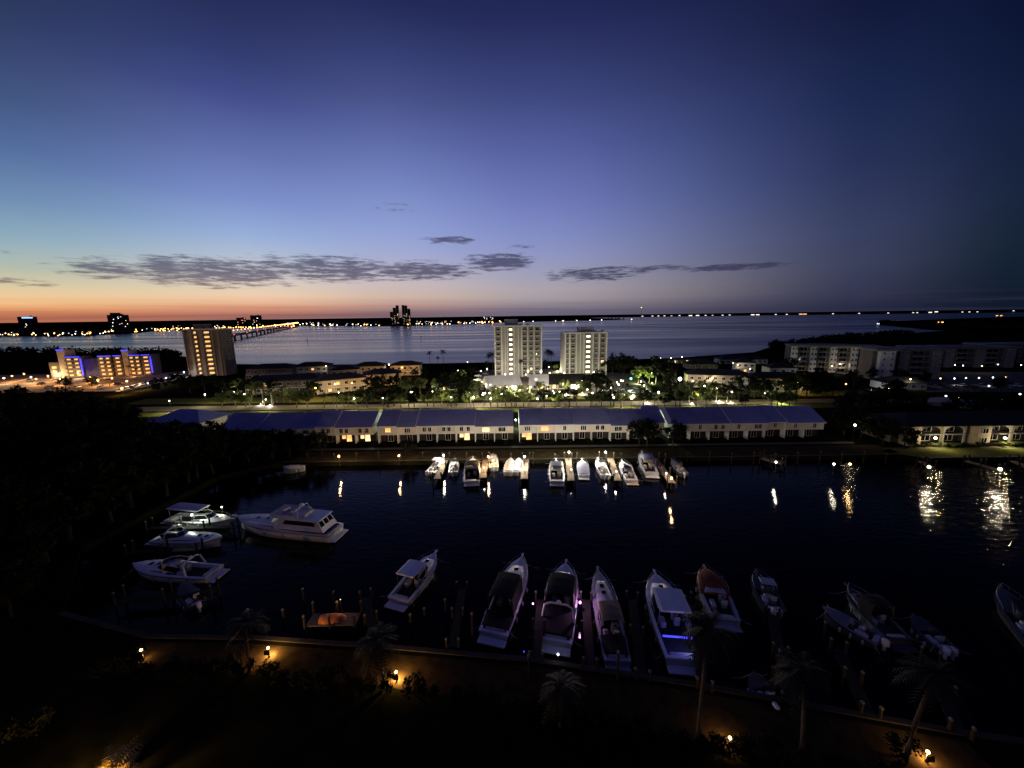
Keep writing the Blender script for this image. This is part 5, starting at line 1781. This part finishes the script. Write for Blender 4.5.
for px, py, e, en, lb in QL:
    o = lamp(px, py, 2.6, lb, 'quay lamps', e_q[e.name], .24, en * 1.7, (1, .6, .25) if e is e_warm else (1, .88, .68), 'quay_lamp')
    light(o, (0, -1.2, 3.9), en * 1.3, (1, .6, .25) if e is e_warm else (1, .9, .7), .2)  # extra unseen light above the lamp, added to brighten facades and boats
# power pedestals that light the boats from the finger docks
for i, (px, py, en) in enumerate(((439, 470, 300), (484, 472, 420), (525, 474, 300), (571, 474, 420), (616, 476, 420), (666, 478, 350))):
    p = P(px, py)
    o = MB().rbox((0, 0, .55), (.3, .3, 1.0), .05).build('dock_pedestal', trimw, None, loc=(p.x, p.y, .05))
    tag(o, f'white power pedestal light on a finger dock, {ordn(i, 6)}', 'dock pedestal', 'power pedestals on the finger docks')
    MB().rbox((0, 0, 1.14), (.26, .26, .16), .04).build('light_cap', e_white, o)
    light(o, (0, -.1, 1.6), en, (1, .9, .75), .15)
# posts along the far quay
for i in range(26):
    px = 335 + i * 22
    mooring_pile(px, 463.5, 2.6 + (i * 7 % 5) * .15, f'mooring post standing before the far quay, {ordn(i, 26)}')
dock((66, 97), (69, 93), 2.2, 'small platform dock under the white lamp right of the boats')
# right side docks by the condominium
dock(P(921, 461.5), P(931, 467), 1.3, 'short dock running out below the left condominium floodlight', group='condominium docks')
dock(P(966, 461), P(1001, 470.5), 1.3, 'long slanted dock below the right condominium floodlight', group='condominium docks')
dock(P(1013, 461), P(1036, 471), 1.3, 'dock at the right picture edge below the condominium', group='condominium docks')
e_quiet = emit('dock_tip_white', (1, .88, .66), 3)
for px, py, tx, ty, lb in ((929, 467, 923, 495, 'glaring dock light at tip of the short condominium dock'), (1000, 469, 984, 505, 'glaring dock light at tip of the long slanted dock')):
    o = lamp(px, py, 1.8, lb, 'dock tip lights', e_quiet, .36, 0, name='dock_light')
    light(o, (0, -.9, 1.8), 40, (1, .88, .62), .3)
    light(o, (0, -.7, 2.6), 1500, (1, .86, .62), .12, 46, P(tx, ty, WZ) - (o.location + Vector((0, -.7, 2.6))))

# near docks between the slips, all nearly black
ND = [((377, 650), (366, 598)), ((453, 648), (462, 590)), ((536, 662), (541, 600)), ((590, 668), (586, 600)), ((642, 680), (632, 600)), ((704, 690), (690, 605)), ((790, 706), (772, 615)), ((870, 716), (838, 650)), ((960, 735), (930, 660))]
for i, (a, b) in enumerate(ND):
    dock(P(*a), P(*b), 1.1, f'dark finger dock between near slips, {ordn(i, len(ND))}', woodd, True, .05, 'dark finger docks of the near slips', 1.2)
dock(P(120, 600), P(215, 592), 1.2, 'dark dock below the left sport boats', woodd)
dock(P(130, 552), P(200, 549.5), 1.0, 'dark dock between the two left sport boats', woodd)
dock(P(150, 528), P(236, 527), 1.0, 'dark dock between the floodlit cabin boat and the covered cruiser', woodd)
for i, (px, py, h, lb) in enumerate(((473, 644, 4.2, 'tall mooring post with white cap between second and third near boats'), (529, 688, 4.0, 'tall mooring post at the sea wall left of centre'), (775, 692, 5.0, 'tall slim post near the small skiff at lower right'), (251, 634, 3.5, 'thick post by the left garden lamp'),
                                     (335, 612, 3.0, 'post above the orange lit overturned dinghy'), (411, 630, 2.2, 'short post glowing orange by the sea wall'), (617, 690, 4.6, 'post before the tan canvas boat'), (446, 617, 2.6, 'mooring post right of the leftmost near boat'), (425, 622, 2.0, 'low mooring post below the leftmost near boat'),
                                     (690, 610, 2.6, 'post between white yacht and brown canvas boat'), (823, 640, 2.4, 'post left of the grey open boat'), (304, 602, 2.0, 'lone post in dark water above the garden lamps'), (284, 622, 1.8, 'low capped post left of the overturned dinghy'))):
    mooring_pile(px, py, h, lb)
# coloured boat lights
def little_light(name, loc, e, r, energy, col, label):
    o = MB().lathe([(r * .8, -r), (r * .9, 0), (r * .5, r * .2)], 8).tube([(0, 0, -1.4), (0, 0, -r)], .05, 5).build(name, black, None, loc=loc)
    tag(o, label, 'light')
    inst('bulb', bulbmesh(r, e), o, (0, 0, r * .6))
    light(o, (0, 0, r * 2.2), energy, col, .1)
    return o


pq = P(580, 604, .8)
little_light('dock_light', (pq.x, pq.y, .9), emit('pink_led', (1, .45, 1), 5), .16, 240, (1, .45, .95), 'pink purple dock light between the third and fourth near boats')
pq = P(533, 605, .8)
little_light('dock_light', (pq.x, pq.y, .9), emit('pink_led', (1, .45, 1), 5), .10, 110, (1, .5, .95), 'small pink dock light right of the black covered cruiser')
bl = MB()
bl.box((0, -b5.location.y * 0, 0), (3.4, .12, .16)).build('led_strip', e_blue, b5, loc=(0, -4.0, 1.5))
light(b5, (.2, -4.6, 1.9), 42, (.12, .12, 1), .2)
light(b5, (1.0, -5.3, 1.6), 16, (.5, .6, 1), .1)
pq = P(683, 598, 1)
little_light('navigation_light', (pq.x, pq.y, 1), emit('green_led', (.1, 1, .4), 5), .10, 4, (.1, 1, .4), 'tiny green light between the white yacht and brown canvas boat')
pq = P(524, 652, .5)
little_light('dock_light', (pq.x, pq.y, .5), e_blue, .08, 3, (.1, .1, 1), 'tiny blue light on the dark dock below the black covered cruiser')
pq = P(558, 655, .5)
little_light('dock_light', (pq.x, pq.y, .5), e_cool, .12, 8, (1, 1, 1), 'small white light at the stern of the third near boat')
# overturned dinghy by the post
p = P(333, 620, 0)
o = thing('dinghy', 'small orange lit dinghy lying keel up on its dock', 'boat', (p.x, p.y, .1), .1)
dk_ = MB()
dk_.loft([[(x, .75 * math.cos(a) * k, .62 * math.sin(a) * k) for a in [PI * q / 8 for q in range(9)]] for x, k in ((-1.6, .8), (-.8, 1), (.4, 1), (1.2, .75), (1.8, .12))], False, True, True)
dk_.build('hull', mat('dinghy_orange', (.45, .16, .06), .5), o, True)
MB().tube([(-1.6, 0, .5), (.4, 0, .63), (1.8, 0, .1)], .04, 5).build('keel', wood, o)
dock((p.x - 3, p.y), (p.x + 3.2, p.y + .1), 2, 'little dock carrying the overturned dinghy', wood)
lamp(0, 0, 1.9, 'small warm lamp shining on the overturned dinghy', None, e_warm, .08, 30, (1, .5, .2), 'dock_light', 0, loc=(p.x + .6, p.y + 1.2, 0))

# ------------------------------------------------------------------ near garden
GL = [(268, 648, 1.15, 'garden lamp lighting the sea wall lawn at left'), (396, 672, 1.15, 'garden lamp lighting the lawn beside black shrubs left of centre'), (730, 738, 1.0, 'garden lamp in small glowing circle at bottom right of centre'), (928, 752, 1.0, 'garden lamp in small glowing circle at bottom right corner'), (141, 650, 1.4, 'garden lamp half hidden by leaves at left')]
for i, (px, py, h, lb) in enumerate(GL):
    o = lamp(px, py, h, lb, 'garden lamps of the near lawn', emit('garden_glow', (1, .62, .2), 14), .14, (850, 850, 300, 300, 70)[i], (1, .52, .16), 'garden_lamp', pr=.05)
    MB().add([(-.32, -.34, h - .62), (.32, -.34, h - .62), (.3, -.3, h - .06), (-.3, -.3, h - .06), (-.32, -.3, h - .62), (.32, -.3, h - .62), (.3, -.27, h - .06), (-.3, -.27, h - .06)], [(0, 1, 2, 3), (7, 6, 5, 4), (0, 4, 5, 1), (3, 2, 6, 7), (0, 3, 7, 4), (1, 5, 6, 2)]).build('added_shield', black, o)  # plate added to keep lamp light off the near side
    [k for k in o.children if k.type == 'LIGHT'][0].location = (0, .14, .5)
p = P(118, 766, .8)
lamp(0, 0, .8, 'garden lamp behind glowing palm fronds at bottom left', None, e_warm, .12, 9000, (1, .48, .10), 'garden_lamp', loc=(p.x - .3, p.y - 1.0, 0))
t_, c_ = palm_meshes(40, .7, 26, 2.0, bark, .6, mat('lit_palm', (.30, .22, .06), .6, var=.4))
pp = thing('palm_tree', 'low bushy palm with fronds glowing orange at the bottom left', 'palm', (p.x, p.y - .6, 0))
inst('trunk', t_, pp)
inst('crown', c_, pp)
p = P(6, 728, .5)
lamp(0, 0, .6, 'garden lamp in shrubs at the left picture edge', None, e_warm, .05, 26, (1, .55, .2), 'garden_lamp', loc=(p.x - 2.0, p.y, 0))
for i, (px, py, s, lb) in enumerate(((141, 660, .9, 'leafy shrub catching light from the half hidden lamp'), (130, 655, .9, 'dark shrub left of the half hidden lamp'),
                                     (738, 752, .7, 'low shrub below the small glowing circle lamp'), (712, 752, .9, 'shrub left of the small glowing circle'), (903, 757, 1.0, 'shrub left of the bottom right corner lamp'), (560, 720, 1.2, 'dim shrub in the middle of the near lawn'), (30, 735, 1.3, 'dark shrub at left edge of the lawn'))):
    shrub(P(px, py), lb, s, 'shrubs on the near lawn', True)
HEDGE = [(-45, 36.3), (-31, 35.6), (-15, 33.9), (2, 31.2), (18, 27.4), (40, 22)]
hp = []
for a, b in zip(HEDGE, HEDGE[1:]):
    n = max(2, int(math.hypot(b[0] - a[0], b[1] - a[1]) / 2.0))
    hp += [(a[0] + (b[0] - a[0]) * k / n + random.uniform(-.4, .4), a[1] + (b[1] - a[1]) * k / n + random.uniform(-.5, .3)) for k in range(n)]
for i, q in enumerate(hp):
    shrub(q, f'dark hedge shrub along the near sea wall lawn, {ordn(i, len(hp))}', random.uniform(.75, 1.15), 'hedge along the near lawn', True)
for i, (bx, by, tx, ty, lb) in enumerate(((697, 748, 716, 628, 'tall dark palm with trunk faintly lit in front of the brown canvas boat'), (384, 690, 378, 640, 'short palm trunk lit by the middle garden lamp'), (905, 763, 935, 672, 'dark palm beside the bottom right lamp'), (560, 726, 566, 690, 'dim palm on the middle of the near lawn'), (250, 672, 236, 622, 'dark palm left of the left garden lamp'), (800, 760, 822, 676, 'black palm between the two bottom right lamps'))):
    p = P(bx, by)
    top = PD(tx, ty, p.y)
    h = max(2.5, top.z)
    t_, c_ = palm_meshes(50 + i, h, 44, 2.2, bark, 1.25, mat('palm_leaf_shaded', (.006, .007, .004), .7))  # leaf colour blackened so the crowns read as silhouettes
    o = thing('palm_tree', lb, 'palm', (p.x, p.y, 0), 0, 'palms on the near lawn')
    inst('trunk', t_, o)
    inst('crown', c_, o)

# ------------------------------------------------------------------ render settings
sc.view_settings.view_transform = 'Standard'
sc.view_settings.look = 'None'
sc.view_settings.exposure = 0
sc.view_settings.gamma = 1
sc.render.engine = 'CYCLES'
sc.cycles.use_denoising = True
sc.cycles.use_light_tree = True
sc.cycles.max_bounces = 5
sc.cycles.diffuse_bounces = 2
sc.cycles.glossy_bounces = 3
sc.cycles.sample_clamp_indirect = 2
sc.cycles.sample_clamp_direct = 0
